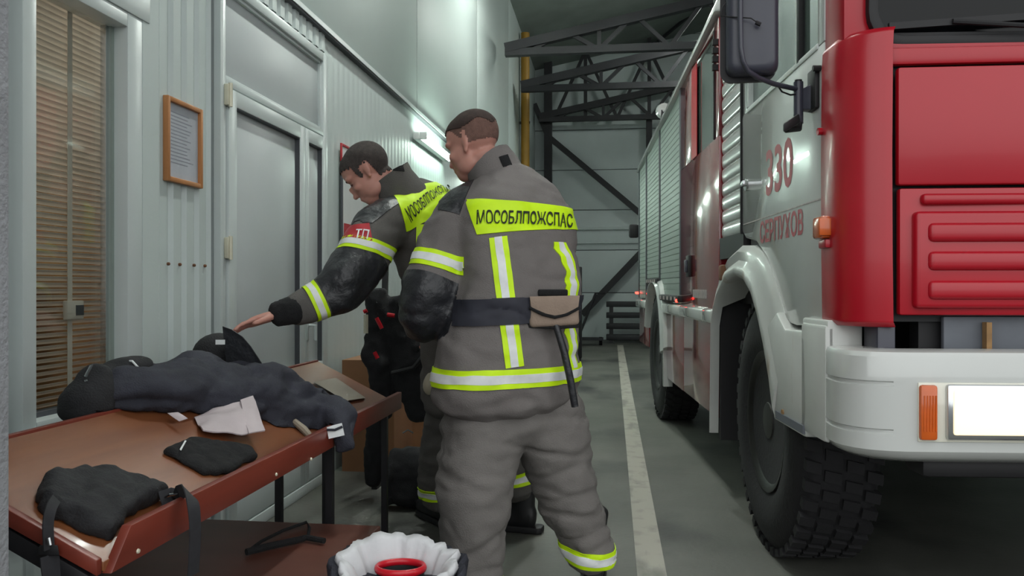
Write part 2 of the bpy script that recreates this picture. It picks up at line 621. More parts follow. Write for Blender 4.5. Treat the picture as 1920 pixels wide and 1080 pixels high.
# ------------------------------------------------------------------ window with blind
w1 = empty('window_1', (WX, 0, 0))
struct(w1, 'tall white plastic office window with closed blind behind the glass')
Y0, Y1, Z0, Z1 = 2.03, 2.60, .69, 2.03
for nm, a in (('jamb', (Y0, Y0 + .055, Z0, Z1)), ('jamb', (Y1 - .085, Y1, Z0, Z1)), ('head_rail', (Y0 + .055, Y1 - .085, Z1 - .05, Z1)), ('bottom_rail', (Y0 + .055, Y1 - .085, Z0, Z0 + .03))):
    box(-.07, .03, *a).build(nm, 'pvc', w1, bevel=.004)
box(-.06, -.02, Y1 - .10, Y1 - .085, Z0 + .03, Z1 - .05).build('rubber_gasket', 'shutter_alu', w1)
box(-.05, -.03, Y1 - .115, Y1 - .10, Z0 + .03, Z1 - .05).build('spacer_bar', 'chrome', w1)
box(-.06, -.02, Y0 + .055, Y1 - .085, Z0 + .03, Z0 + .045).build('rubber_gasket', 'rubber_seal', w1)
box(-.037, -.031, Y0 + .05, Y1 - .085, Z0 + .03, Z1 - .045).build('pane', 'glass', w1)
box(-.01, .09, Y0 - .05, Y1 + .02, Z0 - .03, Z0).build('window_sill', 'pvc', w1, bevel=.006)
box(-.0, .035, Y0 - .04, Y1 + .04, Z1, Z1 + .10).build('lintel_strip', 'pvc', w1, bevel=.004)

vb = empty('venetian_blind', (WX - .082, 0, 0))
tag(vb, 'beige slatted venetian blind hanging behind the window glass', 'blind')
slat_me = MB().add([(-.009, 2.03, -.0065), (0, 2.03, .001), (.009, 2.03, .0065), (-.009, 2.62, -.0065), (0, 2.62, .001), (.009, 2.62, .0065),
                    (-.009, 2.03, -.0075), (0, 2.03, 0), (.009, 2.03, .0055), (-.009, 2.62, -.0075), (0, 2.62, 0), (.009, 2.62, .0055)],
                   [(0, 1, 4, 3), (1, 2, 5, 4), (6, 9, 10, 7), (7, 10, 11, 8), (0, 3, 9, 6), (2, 8, 11, 5), (0, 6, 7, 1), (1, 7, 8, 2), (3, 4, 10, 9), (4, 5, 11, 10)]).mesh('slat')
slat_me.materials.append(MATS['blind_slat'])
z = .72
while z < 2.0:
    o = link('slat', slat_me, None, vb)
    o.location = (0, 0, z)
    z += .0195
for y in (2.36,):
    box(.012, .0135, y - .011, y + .011, .72, 2.0).build('ladder_tape', 'blind_slat', vb)
box(.0135, .03, 2.325, 2.405, 1.0, 1.06).build('cord_clip', 'blind_slat', vb, bevel=.003)
box(.03, .032, 2.365, 2.402, 1.012, 1.045).build('cord_hole', 'rubber_seal', vb)
box(-.02, .02, 2.03, 2.62, 2.0, 2.03).build('head_box', 'blind_slat', vb)

# office behind the window
of = empty('wall_office', (WX, 0, 0))
struct(of, 'tan office room behind the blind')
box(-2.1, -2.05, 1.0, 4.2, 0, 2.5).build('panel', 'office_tan', of)
box(-2.1, -.1, .95, 1.0, 0, 2.5).build('panel', 'office_tan', of)
box(-2.1, -.1, 4.2, 4.25, 0, 2.5).build('panel', 'office_tan', of)
box(-2.1, -.1, .95, 4.25, -.0, .02).build('panel', 'bench_brown', of)
box(-2.1, -.1, .95, 4.25, 2.5, 2.54).build('panel', 'wall_white', of)
box(-1.7, -1.3, 2.6, 3.6, .02, 1.5).build('cupboard', 'plywood', of)
ll = bpy.data.lights.new('office_fill_light', 'POINT')  # added light without a fixture, brightens the blind and the office
ll.energy = 15
ll.color = (1, .93, .84)
ll.shadow_soft_size = .15
lo = bpy.data.objects.new('office_fill_light', ll)
COL.objects.link(lo)
lo.location = (WX - 1.0, 2.6, 2.1)

# ------------------------------------------------------------------ door
d1 = empty('door_1', (WX, 0, 0))
struct(d1, 'white plastic door with narrow side leaf and solid transom')
def dbx(name, m, y0, y1, z0, z1, x0=-.06, x1=.02, par=d1, bevel=.004):
    return box(x0, x1, y0, y1, z0, z1).build(name, m, par, bevel=bevel)
dbx('jamb', 'pvc', 3.17, 3.225, 0, 2.44)
dbx('jamb', 'pvc', 4.385, 4.45, 0, 2.44)
dbx('head_rail', 'pvc', 3.225, 4.385, 2.39, 2.44)
dbx('transom_bar', 'pvc', 3.225, 4.385, 1.965, 2.0)
dbx('transom_panel', 'pvc_panel', 3.225, 4.385, 2.0, 2.39, -.04, -.012)
for a in ((3.225, 4.385, 2.375, 2.39), (3.225, 4.385, 2.0, 2.014), (4.372, 4.385, 2.0, 2.39)):
    dbx('bead', 'pvc', *a, -.02, .006, bevel=.003)
def leaf(y0, y1, name, s0, s1):
    lf = dbx(name, 'pvc_panel', y0, y1, .06, 1.955, -.05, .0)
    dbx('stile', 'pvc', y0, y0 + s0, .06, 1.955, .0, .03, lf)
    dbx('stile', 'pvc', y1 - s1, y1, .06, 1.955, .0, .03, lf)
    dbx('rail', 'pvc', y0 + s0, y1 - s1, 1.885, 1.955, .0, .03, lf)
    dbx('rail', 'pvc', y0 + s0, y1 - s1, .62, .69, .0, .03, lf)
    dbx('rail', 'pvc', y0 + s0, y1 - s1, .06, .20, .0, .03, lf)
    for za, zb in ((.69, 1.885), (.20, .62)):
        dbx('bead', 'rubber_seal', y0 + s0, y1 - s1, zb - .005, zb, 0, .024, lf, 0)
        dbx('bead', 'rubber_seal', y1 - s1 - .006, y1 - s1, za, zb, 0, .024, lf, 0)
    return lf
l1 = leaf(3.232, 4.085, 'door_leaf', .075, .062)
l2 = leaf(4.092, 4.382, 'side_leaf', .05, .035)
for zc in (1.92, 1.27, .4):
    h = dbx('hinge', 'brass', 3.205, 3.24, zc - .045, zc + .045, .02, .04, l1)
    MB().tube([(.042, 3.222, zc - .05), (.042, 3.222, zc + .05)], .009, 10).build('hinge_pin', 'brass', h)
hd = dbx('handle_plate', 'pvc', 4.10, 4.13, .82, .94, .03, .036, l2)
MB().tube([(.04, 4.115, .90), (.075, 4.115, .90), (.075, 4.115, .82)], .009, 8).build('handle', 'pvc', l2)
dbx('threshold', 'pvc', 3.225, 4.385, 0, .055, -.06, .035)

# ------------------------------------------------------------------ wall lamps
def tube_lamp(y0, y1, z, label):
    t = empty('fluorescent_lamp', (WX + .0, (y0 + y1) / 2, z))
    tag(t, label, 'lamp', 'tube lamps along the left wall')
    h = (y1 - y0) / 2
    box(.004, .06, -h - .02, h + .02, -.03, .03).build('housing', 'lamp_case', t, bevel=.008)
    MB().tube([(.085, -h, 0), (.085, h, 0)], .021, 12).build('tube', 'tube', t)
    for s in (-1, 1):
        box(.05, .115, s * h - .015, s * h + .015, -.03, .03).build('end_cap', 'lamp_case', t, bevel=.004)
tube_lamp(6.53, 7.72, 2.37, 'lit fluorescent tube lamp on the left wall between the two heads')
tube_lamp(8.9, 10.1, 2.37, 'lit fluorescent tube on the left wall hidden behind the near man')
tube_lamp(11.3, 12.5, 2.37, 'farthest lit fluorescent tube on the left wall behind the near man')

def added_bay_lamp(x, y, z, label):  # unseen lamps added under the roof to brighten the hall
    t = empty('added_bay_lamp', (x, y, z))
    tag(t, label, 'lamp', 'added bay lamps under the roof')
    box(-.09, .09, -.62, .62, .0, .06).build('housing', 'lamp_case', t, bevel=.008)
    for s in (-1, 1):
        MB().tube([(s * .045, -.58, -.025), (s * .045, .58, -.025)], .02, 10).build('tube', 'added_bay_tube', t)
        MB().tube([(0, s * .5, .06), (0, s * .5, .5)], .006, 6).build('hanger', 'steel_dark', t)
added_bay_lamp(-.4, 4.2, 5.0, 'added unseen twin tube lamp over the wall side aisle near the door')
added_bay_lamp(-.4, 8.6, 5.0, 'added unseen twin tube lamp over the wall side aisle further back')
added_bay_lamp(1.9, 12.5, 5.35, 'added unseen twin tube lamp behind the fire engine')

# ------------------------------------------------------------------ framed notice, signs
pf = empty('framed_notice', (WX + .004, 2.896, 1.655))
tag(pf, 'wooden framed printed notice hanging on the ribbed white wall', 'picture frame')
def frame(par, hw, hh, b, m, d=.018):
    for nm, a in (('frame_side', (-hw, -hw + b, -hh, hh)), ('frame_side', (hw - b, hw, -hh, hh)), ('frame_rail', (-hw + b, hw - b, hh - b, hh)), ('frame_rail', (-hw + b, hw - b, -hh, -hh + b))):
        box(0, d, *a).build(nm, m, par, bevel=.003)
frame(pf, .128, .158, .018, 'frame_wood', .022)
pp = box(.003, .008, -.112, .112, -.142, .142).build('sheet', 'paper', pf)
for i in range(15):
    z = .105 - i * .0135
    w = random.uniform(.055, .085)
    box(.0081, .0086, -.085, -.085 + w * 2, z, z + .004).build('text_line', 'paper_ink', pf)

sg = empty('notice_board', (WX + .004, 4.83, 1.93))
tag(sg, 'small white sign with red border on the wall behind the far man', 'sign')
frame(sg, .125, .055, .016, 'sign_red', .012)
box(.002, .006, -.11, .11, -.04, .04).build('sheet', 'sign_white', sg)
sb = empty('safety_poster', (WX + .004, 4.93, 1.40))
tag(sb, 'white poster with red blocks below the red bordered sign', 'poster')
box(0, .006, -.20, .20, -.14, .46).build('sheet', 'sign_white', sb)
box(0, .012, -.215, -.20, -.15, .47).build('edge', 'rubber_seal', sb)
for y0, y1, z0, z1 in ((-.17, -.02, .02, .10), (.02, .17, .02, .10), (-.17, -.1, -.10, -.02), (-.06, .02, -.10, -.02), (.06, .17, -.10, -.02)):
    box(.006, .009, y0, y1, z0, z1).build('red_block', 'sign_red', sb)
# ================================================================== fire engine (x: across, y: towards its rear, z: up)
TR = empty('fire_engine', (.63, 3.374, 0), R(4.09))
tag(TR, 'red and white fire engine with lit headlight parked on the right', 'fire engine')
TM = Matrix.Translation((.63, 3.374, 0)) @ Matrix.Rotation(R(4.09), 4, 'Z')
TI = TM.inverted()
def tl(px, py, d):
    return TI @ at(px, py, d)

CW = 2.40           # cab width
FV = -.93           # front face
# --- cab shell: floor pan, back, roof, right side
cab = box(.03, CW - .0, -.66, .42, 1.05, 1.84).build('cab_body', 'truck_white', TR, bevel=.02)
box(.05, CW - .05, -.62, .40, 2.62, 2.74).build('cab_roof', 'truck_white', cab, bevel=.03)
box(.02, CW - .02, .34, .42, 1.84, 2.64).build('cab_back', 'truck_white', cab)
box(CW - .06, CW, -.7, .42, 1.0, 2.64).build('cab_side', 'truck_white', cab)
box(.35, 1.0, -.25, .2, 1.84, 2.2).build('seat', 'truck_grey', cab, bevel=.05)
# --- door: lower panel and window frame bars
door = MB().prism([(.425, 1.36), (.36, 1.325), (.17, 1.30), (.0, 1.225), (-.12, 1.12), (-.22, 1.02), (-.29, .972), (-.40, .965), (-.715, .985), (-.715, 1.40), (-.70, 1.895), (.425, 1.895)], 0, -.004, .05).build('door', 'truck_white', TR, bevel=.008)
box(-.0055, .0, -.70, .40, 1.388, 1.393).build('door_crease', 'plate', door)
box(-.012, .03, .425, .437, 1.35, 2.6).build('door_gap', 'truck_black', door)
for nm, m, a in (('window_post', 'truck_white', (-.0, .05, .33, .425, 1.895, 2.6)), ('window_post', 'truck_white', (-.004, .05, -.70, -.635, 1.895, 2.6)),
                 ('window_rail', 'truck_white', (-.0, .05, -.7, .425, 2.55, 2.64)),
                 ('window_seal', 'rubber_seal', (-.008, .02, .31, .33, 1.905, 2.55)), ('window_seal', 'lamp_case', (-.010, .02, .285, .31, 1.905, 2.55)),
                 ('window_divider', 'lamp_case', (-.006, .03, -.415, -.39, 1.895, 2.55)), ('window_seal', 'truck_black', (-.008, .02, -.445, -.415, 1.895, 2.55)),
                 ('window_sill', 'lamp_case', (-.008, .02, -.64, .33, 1.885, 1.905))):
    box(*a).build(nm, m, door, bevel=.003)
box(.012, .018, -.64, .33, 1.90, 2.55).build('side_glass', 'cab_glass', door)
# handle
hd = MB().lathe([(.028, -.004), (.028, -.012), (.018, -.016)], (0, .335, 1.565), 0, 16).build('door_lock', 'chrome', door)
box(-.035, -.012, .285, .345, 1.555, 1.580).build('door_handle', 'chrome', door, bevel=.006)

# lettering on the door: u = 0 plane, reading towards the front
def side_text(txt, size, yc, zc, par, m, sx=1.0, u=-.0052, lift=.0):
    me = text_mesh(txt, size, bold=size * .022)
    # letters run from the rear of the door to the front, upright
    for v in me.vertices:
        x, y = v.co.x, v.co.y
        v.co = (u, yc - x * sx, zc + y)
    me.materials.append(MATS[m])
    return link('lettering', me, None, par)
side_text('330', .250, -.175, 1.555, door, 'letter_red', 1.02)
side_text('СЕРПУХОВ', .118, -.19, 1.325, door, 'letter_red', .93)

# --- red corner panel and front
def arc(cx, cy, r, a0, a1, n):
    return [(cx + r * math.cos(R(a0 + (a1 - a0) * i / n)), cy + r * math.sin(R(a0 + (a1 - a0) * i / n))) for i in range(n + 1)]
def corner(mirror=False):
    pl = [(-.012, -.70)] + arc(.13, -.80, .14, 180, 262, 8) + [(.165, FV - .008)]
    inner = [(x + .03, y + .03) for x, y in reversed(pl[1:-1])]
    pl = [(-.012, -.70)] + arc(.13, -.80, .142, 180, 264, 8)
    pl = pl + [(.118, -.88), (.03, -.78), (.02, -.70)]
    return [(CW - x, y) for x, y in pl] if mirror else pl
def wrapcorner(mirror):
    mb = MB()
    pl = corner(mirror)
    rings = []
    for z, k in ((.985, .012), (1.0, 0), (1.2, -.004), (1.5, -.006), (1.8, -.002), (1.85, .002), (1.865, .012)):
        rings.append([(x + (-k if mirror else k), y + k, z) for x, y in pl])
    mb.rings(rings)
    return mb.build('corner_panel', 'truck_red', TR, bevel=.004, angle=40)
cp = wrapcorner(False)
wrapcorner(True)
MB().tube([(-.014, -.715, 1.60), (-.03, -.715, 1.60)], .012, 10).build('rivet', 'truck_red', cp)
# indicator lamp on the corner
il = box(-.045, .02, -.79, -.705, 1.255, 1.325).build('side_indicator', 'amber', cp, bevel=.01)
box(-.052, .03, -.80, -.788, 1.262, 1.318).build('indicator_cover', 'amber', il, bevel=.006)
box(-.03, .03, -.79, -.72, 1.225, 1.252).build('indicator_bracket', 'truck_red', il, bevel=.005)

# upper front panel, slightly domed
def dome(u0, u1, z0, z1, y, bow, m, name, par=TR, thick=.03, bevel=.008):
    n = 10
    pl = [(u0 + (u1 - u0) * i / n, y - bow * (1 - (2 * i / n - 1) ** 2)) for i in range(n + 1)]
    pl += [(x, yy + thick) for x, yy in reversed(pl)]
    return MB().prism(pl, 2, z0, z1).build(name, m, par, bevel=bevel)
dome(.132, CW - .132, 1.40, 1.745, FV, .02, 'truck_red', 'front_panel')
dome(.118, CW - .118, 1.755, 1.805, FV + .012, .02, 'truck_red', 'cowl')
box(.06, CW - .06, -.88, -.66, 1.0, 1.86).build('front_bulkhead', 'truck_black', TR)
gp = dome(.138, CW - .138, 1.02, 1.392, FV + .006, .018, 'truck_red', 'grille_panel')
# raised frame and pressed ribs on the grille panel
def rrect(u0, u1, z0, z1, y0, y1, name, par, m='truck_red', bev=.012):
    return box(u0, u1, y0, y1, z0, z1).build(name, m, par, bevel=bev, seg=3)
yb = FV - .012
rrect(.195, 2.2, 1.342, 1.374, yb - .006, yb + .03, 'pressed_rib', gp)
rrect(.172, 2.22, 1.040, 1.322, yb - .012, yb + .03, 'raised_field', gp, bev=.014)
for z in (1.232, 1.150, 1.066):
    rrect(.205, 2.19, z, z + .056, yb - .026, yb + .02, 'pressed_rib', gp, bev=.016)
for z in (1.262, 1.180, 1.096):
    box(.475, .515, yb - .034, yb - .02, z - .018, z + .018).build('badge_letter', 'truck_black', gp, bevel=.006)
# windscreen with red surround, rubber and wiper
sur = MB().box(.03, CW - .03, -.885, -.72, 1.80, 1.835).box(.0, .10, -.86, -.68, 1.80, 2.62).box(CW - .085, CW, -.86, -.68, 1.90, 2.62).box(.0, CW, -.86, -.68, 2.56, 2.7).build('windscreen_surround', 'truck_red', TR, bevel=.012)
def rr(u0, u1, z0, z1, r):
    return arc(u0 + r, z0 + r, r, 180, 270, 6) + arc(u1 - r, z0 + r, r, 270, 360, 6) + arc(u1 - r, z1 - r, r, 0, 90, 6) + arc(u0 + r, z1 - r, r, 90, 180, 6)
so, si = rr(.065, CW - .065, 1.822, 2.60, .10), rr(.095, CW - .095, 1.852, 2.57, .08)
mb = MB()
n = len(so)
mb.rings([[(x, -.845, z) for x, z in so], [(x, -.885, z) for x, z in so], [(x, -.885, z) for x, z in si], [(x, -.845, z) for x, z in si]], cap=False)
mb.build('windscreen_rubber', 'truck_black', sur, bevel=.005)
MB().prism(si, 1, -.862, -.856).build('windscreen', 'dark_glass', sur)
wp = MB().tube([(.62, -.90, 1.84), (.62, -.915, 1.855), (.30, -.90, 1.885)], .008, 8).build('wiper_arm', 'truck_black', sur)
MB().bar((.12, -.892, 1.875), (.56, -.892, 1.90), .012, .02).build('wiper_blade', 'truck_black', wp)

# --- underside between grille and bumper
box(.22, 2.2, -.86, -.80, .70, 1.02).build('radiator_shroud', 'truck_black', TR)
fl_ = MB()
pts = []
for i in range(13):
    u = .275 + i * .15
    pts.append((u, -.90 + .012 * math.sin(i * 1.7)))
pl = pts + [(x, y + .02) for x, y in reversed(pts)]
fl_.prism(pl, 2, .86, 1.016)
fl_.build('rubber_flap', 'truck_grey', TR, bevel=.004)
box(.385, .40, -.925, -.90, .90, 1.0).build('flap_strap', 'rust', TR)
box(.08, .135, -.91, -.80, .78, 1.0).build('bumper_bracket', 'mirror_case', TR, bevel=.01)
box(-.028, .08, -.80, -.55, .70, 1.0).build('inner_mudguard', 'truck_fender', TR, bevel=.008)

# --- front bumper
BL = [(-.020, -.74), (-.032, -.80), (-.036, -.85), (-.034, -.89), (-.026, -.925), (-.008, -.958), (.018, -.984), (.05, -1.001), (.085, -1.011), (.13, -1.016), (.2, -1.017)]
BP = BL + [(CW - x, y) for x, y in reversed(BL)]
def bump_rings(zs):
    rings = []
    for z, k in zs:
        rings.append([((x + k * (1 if x < 1.2 else -1), y + k, z) if (k > .0061 or z > .9 or min(x, CW - x) < .07) else (x, y, z)) for x, y in BP] + [(CW - .06, -.74, z), (CW - .10, -.93, z), (.10, -.93, z), (.06, -.74, z)])
    return rings
zs = [(.602, .05), (.622, .012), (.64, 0), (.686, 0), (.690, .006), (.697, .006), (.701, 0), (.822, 0), (.826, .006), (.833, .006), (.837, 0), (.905, .0), (.918, .006), (.924, .02)]
bp = MB().rings(bump_rings(zs)).build('bumper', 'truck_white', TR, angle=30)
# groove ends only on the corner: cover the straight front with a face plate
box(.20, 2.2, -.93, -.80, .545, .612).build('lower_valance', 'truck_black', TR, bevel=.02)
# headlight and indicator
def lamps(s):
    q = (lambda a, b: (a, b)) if s > 0 else (lambda a, b: (CW - b, CW - a))
    a, b = q(.148, .50)
    hs = box(a, b, -1.022, -1.010, .668, .835).build('lamp_recess', 'lens_clear', bp, bevel=.004)
    a, b = q(.150, .198)
    ind = box(a, b, -1.034, -1.012, .674, .829).build('front_indicator', 'amber', bp, bevel=.008)
    for k in range(5):
        a2, b2 = q(.158 + k * .008, .161 + k * .008)
        box(a2, b2, -1.036, -1.03, .70, .80).build('lens_rib', 'amber', ind)
    a, b = q(.222, .495)
    bz = box(a, b, -1.036, -1.014, .676, .831).build('headlight_bezel', 'chrome', bp, bevel=.008)
    a, b = q(.236, .484)
    box(a, b, -1.042, -1.02, .690, .818).build('headlight_lens', 'head_lens', bz, bevel=.008)
lamps(1)
lamps(-1)

# --- front mudguard: swept arch lip and front apron
outer = [(1.02, .33), (1.00, .92), (.95, 1.02), (.82, 1.16), (.62, 1.26), (.40, 1.295), (.20, 1.285), (.06, 1.25), (-.06, 1.19), (-.17, 1.10), (-.26, 1.01), (-.36, .95)]
inner = [(.985, .33), (.955, .90), (.88, 1.00), (.80, 1.06), (.62, 1.135), (.42, 1.155), (.26, 1.135), (.10, 1.06), (.0, .97), (-.10, .85), (-.18, .72), (-.225, .605)]
def strip(a, b, x0, x1, bow, name, m, par, bev=.004, thin=.0, thin_from=99):
    mb = MB()
    rings = []
    x1_ = x1
    for (ay, az), (by, bz) in zip(a, b):
        x1 = thin if ay > thin_from else x1_
        my, mz = ay * .45 + by * .55, az * .45 + bz * .55
        rings.append([(x1, ay, az), (x0 + .028, ay, az), (x0 + .004, ay * .8 + by * .2, az * .8 + bz * .2), (x0 + bow, ay * .52 + by * .48, az * .52 + bz * .48), (x0 - .01, ay * .34 + by * .66, az * .34 + bz * .66), (x0 - .012, ay * .12 + by * .88, az * .12 + bz * .88), (x0 + .004, by, bz), (x1, by, bz)])
    mb.rings(rings)
    return mb.build(name, m, par, angle=50)
mg = strip(outer, inner, -.035, .12, .012, 'front_mudguard', 'truck_fender', TR, thin=.0, thin_from=.93)
ap = MB().prism([(-.26, 1.01), (-.36, .95), (-.56, .955), (-.60, .93), (-.62, .70), (-.60, .60), (-.225, .60), (-.18, .72), (-.10, .85), (-.06, .92)], 0, -.036, .10).build('mudguard_apron', 'truck_fender', mg, bevel=.01)
box(-.042, -.03, -.60, -.27, .612, .640).build('apron_strip', 'truck_grey', ap)
box(-.036, .0, -.80, -.56, .62, .985).build('mudguard_front', 'truck_fender', mg, bevel=.012)
MB().tube([(-.036, -.35, .645), (-.041, -.35, .645)], .012, 10).build('bolt', 'rust', ap)
mk = box(-.052, -.02, .665, .735, 1.135, 1.215).build('side_marker', 'dirt', mg, bevel=.012)
box(.10, .75, .10, .95, 1.02, 1.30).build('wheel_well', 'truck_black', TR)
box(.004, .6, .94, .985, .30, 1.12).build('mud_flap', 'truck_black', TR)
box(.14, .6, -.32, -.26, .62, 1.1).build('well_front', 'truck_black', TR)
box(.0, .4, .42, .95, 1.25, 1.36).build('step_gap', 'truck_black', TR)

# --- wheels
def wheel(u, v, name, Rr=.545, w=.29):
    h = w / 2
    t = MB().lathe([(.285, -h + .02), (.33, -h - .008), (.42, -h - .014), (.485, -h + .004), (Rr - .022, -h + .03), (Rr - .012, -h + .05), (Rr - .012, h - .05), (Rr - .022, h - .03), (.485, h), (.42, h), (.285, h - .02)], (u + h, v, Rr - .003), 0, 64)
    # tread blocks
    nb = 44
    for k in range(nb):
        a = 2 * math.pi * k / nb
        for j, (c, ww, sh) in enumerate(((-.108, .055, 0), (-.038, .06, .5), (.038, .06, 0), (.108, .055, .5))):
            aa = a + sh * 2 * math.pi / nb
            da = 2 * math.pi / nb * .36
            r0, r1 = Rr - .03, Rr - .0
            vs = []
            for rr_ in (r0, r1):
                for (x, d) in ((c - ww / 2, -da), (c + ww / 2, -da * .5), (c + ww / 2, da), (c - ww / 2, da * .5)):
                    vs.append((u + h + x, v + rr_ * math.cos(aa + d), Rr - .003 + rr_ * math.sin(aa + d)))
            t.hexa(vs)
    wh = t.build('wheel', 'tyre', TR, angle=40)
    rim = MB().lathe([(.05, .04), (.11, .035), (.13, .07), (.22, .075), (.25, .03), (.275, .006), (.295, .002), (.295, .05), (.10, .10)], (u, v, Rr - .003), 0, 40).build('rim', 'rim', wh)
    MB().lathe([(.02, .012), (.075, .016), (.09, .04), (.10, .07)], (u, v, Rr - .003), 0, 24).build('hub', 'rim', wh)
    for k in range(8):
        a = 2 * math.pi * k / 8
        MB().lathe([(.002, .045), (.014, .05), (.014, .08)], (u, v + .175 * math.cos(a), Rr + .175 * math.sin(a)), 0, 6).build('wheel_nut', 'rim', wh)
wheel(.01, .10, 'wheel')
wheel(CW - .3, .10, 'wheel')
wheel(.0, 3.52, 'wheel')
wheel(CW - .3, 3.52, 'wheel')
box(.5, CW - .5, -.5, 4.9, .55, .9).build('chassis', 'truck_black', TR)
MB().tube([(.2, .10, .54), (CW - .2, .10, .54)], .08, 12).build('axle', 'truck_black', TR)
MB().tube([(.2, 3.52, .54), (CW - .2, 3.52, .54)], .09, 12).build('axle', 'truck_black', TR)

# --- ribbed white flexible panel between cab and body
gk = box(.024, .2, .44, .97, 1.36, 2.6).build('gangway_panel', 'truck_white', TR)
rp = []
for i in range(9):
    a = math.pi * i / 8
    rp.append((.026 - .014 * math.sin(a) ** .7, -.0372 * math.cos(a)))
rib_me = MB().prism([(x, z) for x, z in rp], 1, .445, .955).mesh('rib', bevel=.0, angle=60)
rib_me.materials.append(MATS['truck_white'])
for k in range(17):
    o = link('rib', rib_me, None, gk)
    o.location = (0, 0, 1.395 + k * .074)

# --- superstructure
RW0, RW1 = 2.62, 2.36           # roof edge drops a little to the rear
def rz(v):
    return RW0 + (RW1 - RW0) * (v - .97) / 3.8
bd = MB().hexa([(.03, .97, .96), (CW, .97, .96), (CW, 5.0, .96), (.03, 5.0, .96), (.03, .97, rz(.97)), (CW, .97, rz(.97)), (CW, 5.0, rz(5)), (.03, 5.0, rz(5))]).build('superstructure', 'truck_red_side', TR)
# crew door around its window
dw0, dw1, dz0, dz1 = 1.10, 1.80, 1.91, 2.50
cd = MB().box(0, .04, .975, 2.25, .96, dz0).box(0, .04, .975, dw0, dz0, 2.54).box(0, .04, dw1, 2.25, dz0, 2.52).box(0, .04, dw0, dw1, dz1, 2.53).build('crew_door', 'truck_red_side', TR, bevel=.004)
box(.012, .018, dw0, dw1, dz0, dz1).build('crew_window', 'cab_glass', cd)
box(-.004, .0, 1.62, 1.80, 1.91, 2.48).build('red_window_film', 'red_bright', cd)
box(-.006, .01, dw0 - .02, dw0, dz0, dz1).build('window_seal', 'truck_black', cd)
hb = box(-.02, .004, 1.82, 1.93, 1.17, 1.31).build('handle_recess', 'truck_black', cd, bevel=.008)
box(-.035, -.018, 1.85, 1.90, 1.20, 1.28).build('handle', 'mirror_case', hb, bevel=.006)
box(-.004, .001, 1.30, 1.75, 1.04, 1.09).build('maker_plate', 'plate', cd)
for k in range(4):
    box(-.03, .0, .985, 1.01, 2.26 + k * .045, 2.29 + k * .045).build('hinge_link', 'truck_black', cd)
# roller shutters
sb_ = [(2.29, 3.34), (3.40, 4.30), (4.36, 4.96)]
for i, (a, b) in enumerate(sb_):
    zb = (1.045, 1.15, 1.0)[i]
    zt0, zt1 = rz(a) - .05, rz(b) - .05
    sh = MB().hexa([(.012, a, zb), (.04, a, zb), (.04, b, zb), (.012, b, zb), (.012, a, zt0), (.04, a, zt0), (.04, b, zt1), (.012, b, zt1)]).build('roller_shutter', 'shutter_alu', TR)
    nsl = 32
    for k in range(nsl):
        z0 = zb + (min(zt0, zt1) - zb) * k / nsl
        h = (min(zt0, zt1) - zb) / nsl
        box(.004, .014, a, b, z0 + .004, z0 + h).build('slat', 'shutter_alu', sh, bevel=.0)
for v in (2.265, 3.37, 4.33, 4.98):
    box(-.006, .04, v - .025, v + .025, 1.0, rz(v) - .05).build('shutter_guide', 'rubber_seal', TR, bevel=.004)
# roof rim
MB().hexa([(-.03, .97, rz(.97) - .055), (.10, .97, rz(.97) - .055), (.10, 5.02, rz(5.02) - .055), (-.03, 5.02, rz(5.02) - .055), (.0, .97, rz(.97) + .035), (.10, .97, rz(.97) + .035), (.10, 5.02, rz(5.02) + .035), (.0, 5.02, rz(5.02) + .035)]).build('roof_rim', 'truck_white', TR, bevel=.015)
MB().hexa([(.02, .9, rz(.9) + .03), (.08, .9, rz(.9) + .03), (.08, 3.6, rz(3.6) + .03), (.02, 3.6, rz(3.6) + .03), (.03, .9, rz(.9) + .10), (.07, .9, rz(.9) + .10), (.07, 3.6, rz(3.6) + .085), (.03, 3.6, rz(3.6) + .085)]).build('roof_rail', 'shutter_alu', TR, bevel=.006)
wl_ = MB().lathe([(.02, 0), (.06, .01), (.07, .06), (.055, .075)], (.06, 3.5, rz(3.5) + .16), 1, 16).build('work_lamp', 'truck_white', TR)
box(.03, .09, 3.5, 3.53, rz(3.5) + .03, rz(3.5) + .16).build('lamp_stalk', 'truck_black', wl_)
wl2 = box(.03, .10, 1.2, 1.3, rz(1.2) + .10, rz(1.2) + .2).build('work_lamp', 'truck_black', TR, bevel=.02)
# lower skirt, white bump rail, lamps
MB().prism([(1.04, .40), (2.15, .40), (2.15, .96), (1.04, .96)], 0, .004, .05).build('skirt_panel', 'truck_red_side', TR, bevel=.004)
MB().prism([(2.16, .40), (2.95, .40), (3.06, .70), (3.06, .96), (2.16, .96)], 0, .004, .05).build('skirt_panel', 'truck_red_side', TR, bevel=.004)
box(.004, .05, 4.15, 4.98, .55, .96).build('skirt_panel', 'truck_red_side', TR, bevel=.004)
for a, b in ((1.05, 1.30), (1.31, 2.15), (2.17, 3.02), (4.24, 5.06)):
    box(-.03, .03, a, b, .905, .985).build('bump_rail', 'truck_white', TR, bevel=.018, seg=3)
for a, b, z in ((2.2, 3.2, 1.0), (3.35, 4.1, 1.135)):
    lb = box(-.03, .02, a, b, z, z + .05).build('side_lamp_bar', 'truck_black', TR, bevel=.012)
    for k in range(5):
        box(-.034, -.028, a + .08 + k * (b - a) / 5.3, a + .15 + k * (b - a) / 5.3, z + .012, z + .038).build('lamp_window', 'plate', lb)
for v, z in ((2.24, 1.012), (4.98, 1.05)):
    MB().lathe([(.004, -.04), (.011, -.036), (.011, -.0)], (.0, v, z), 0, 10).build('side_marker_lamp', 'marker_red', TR)
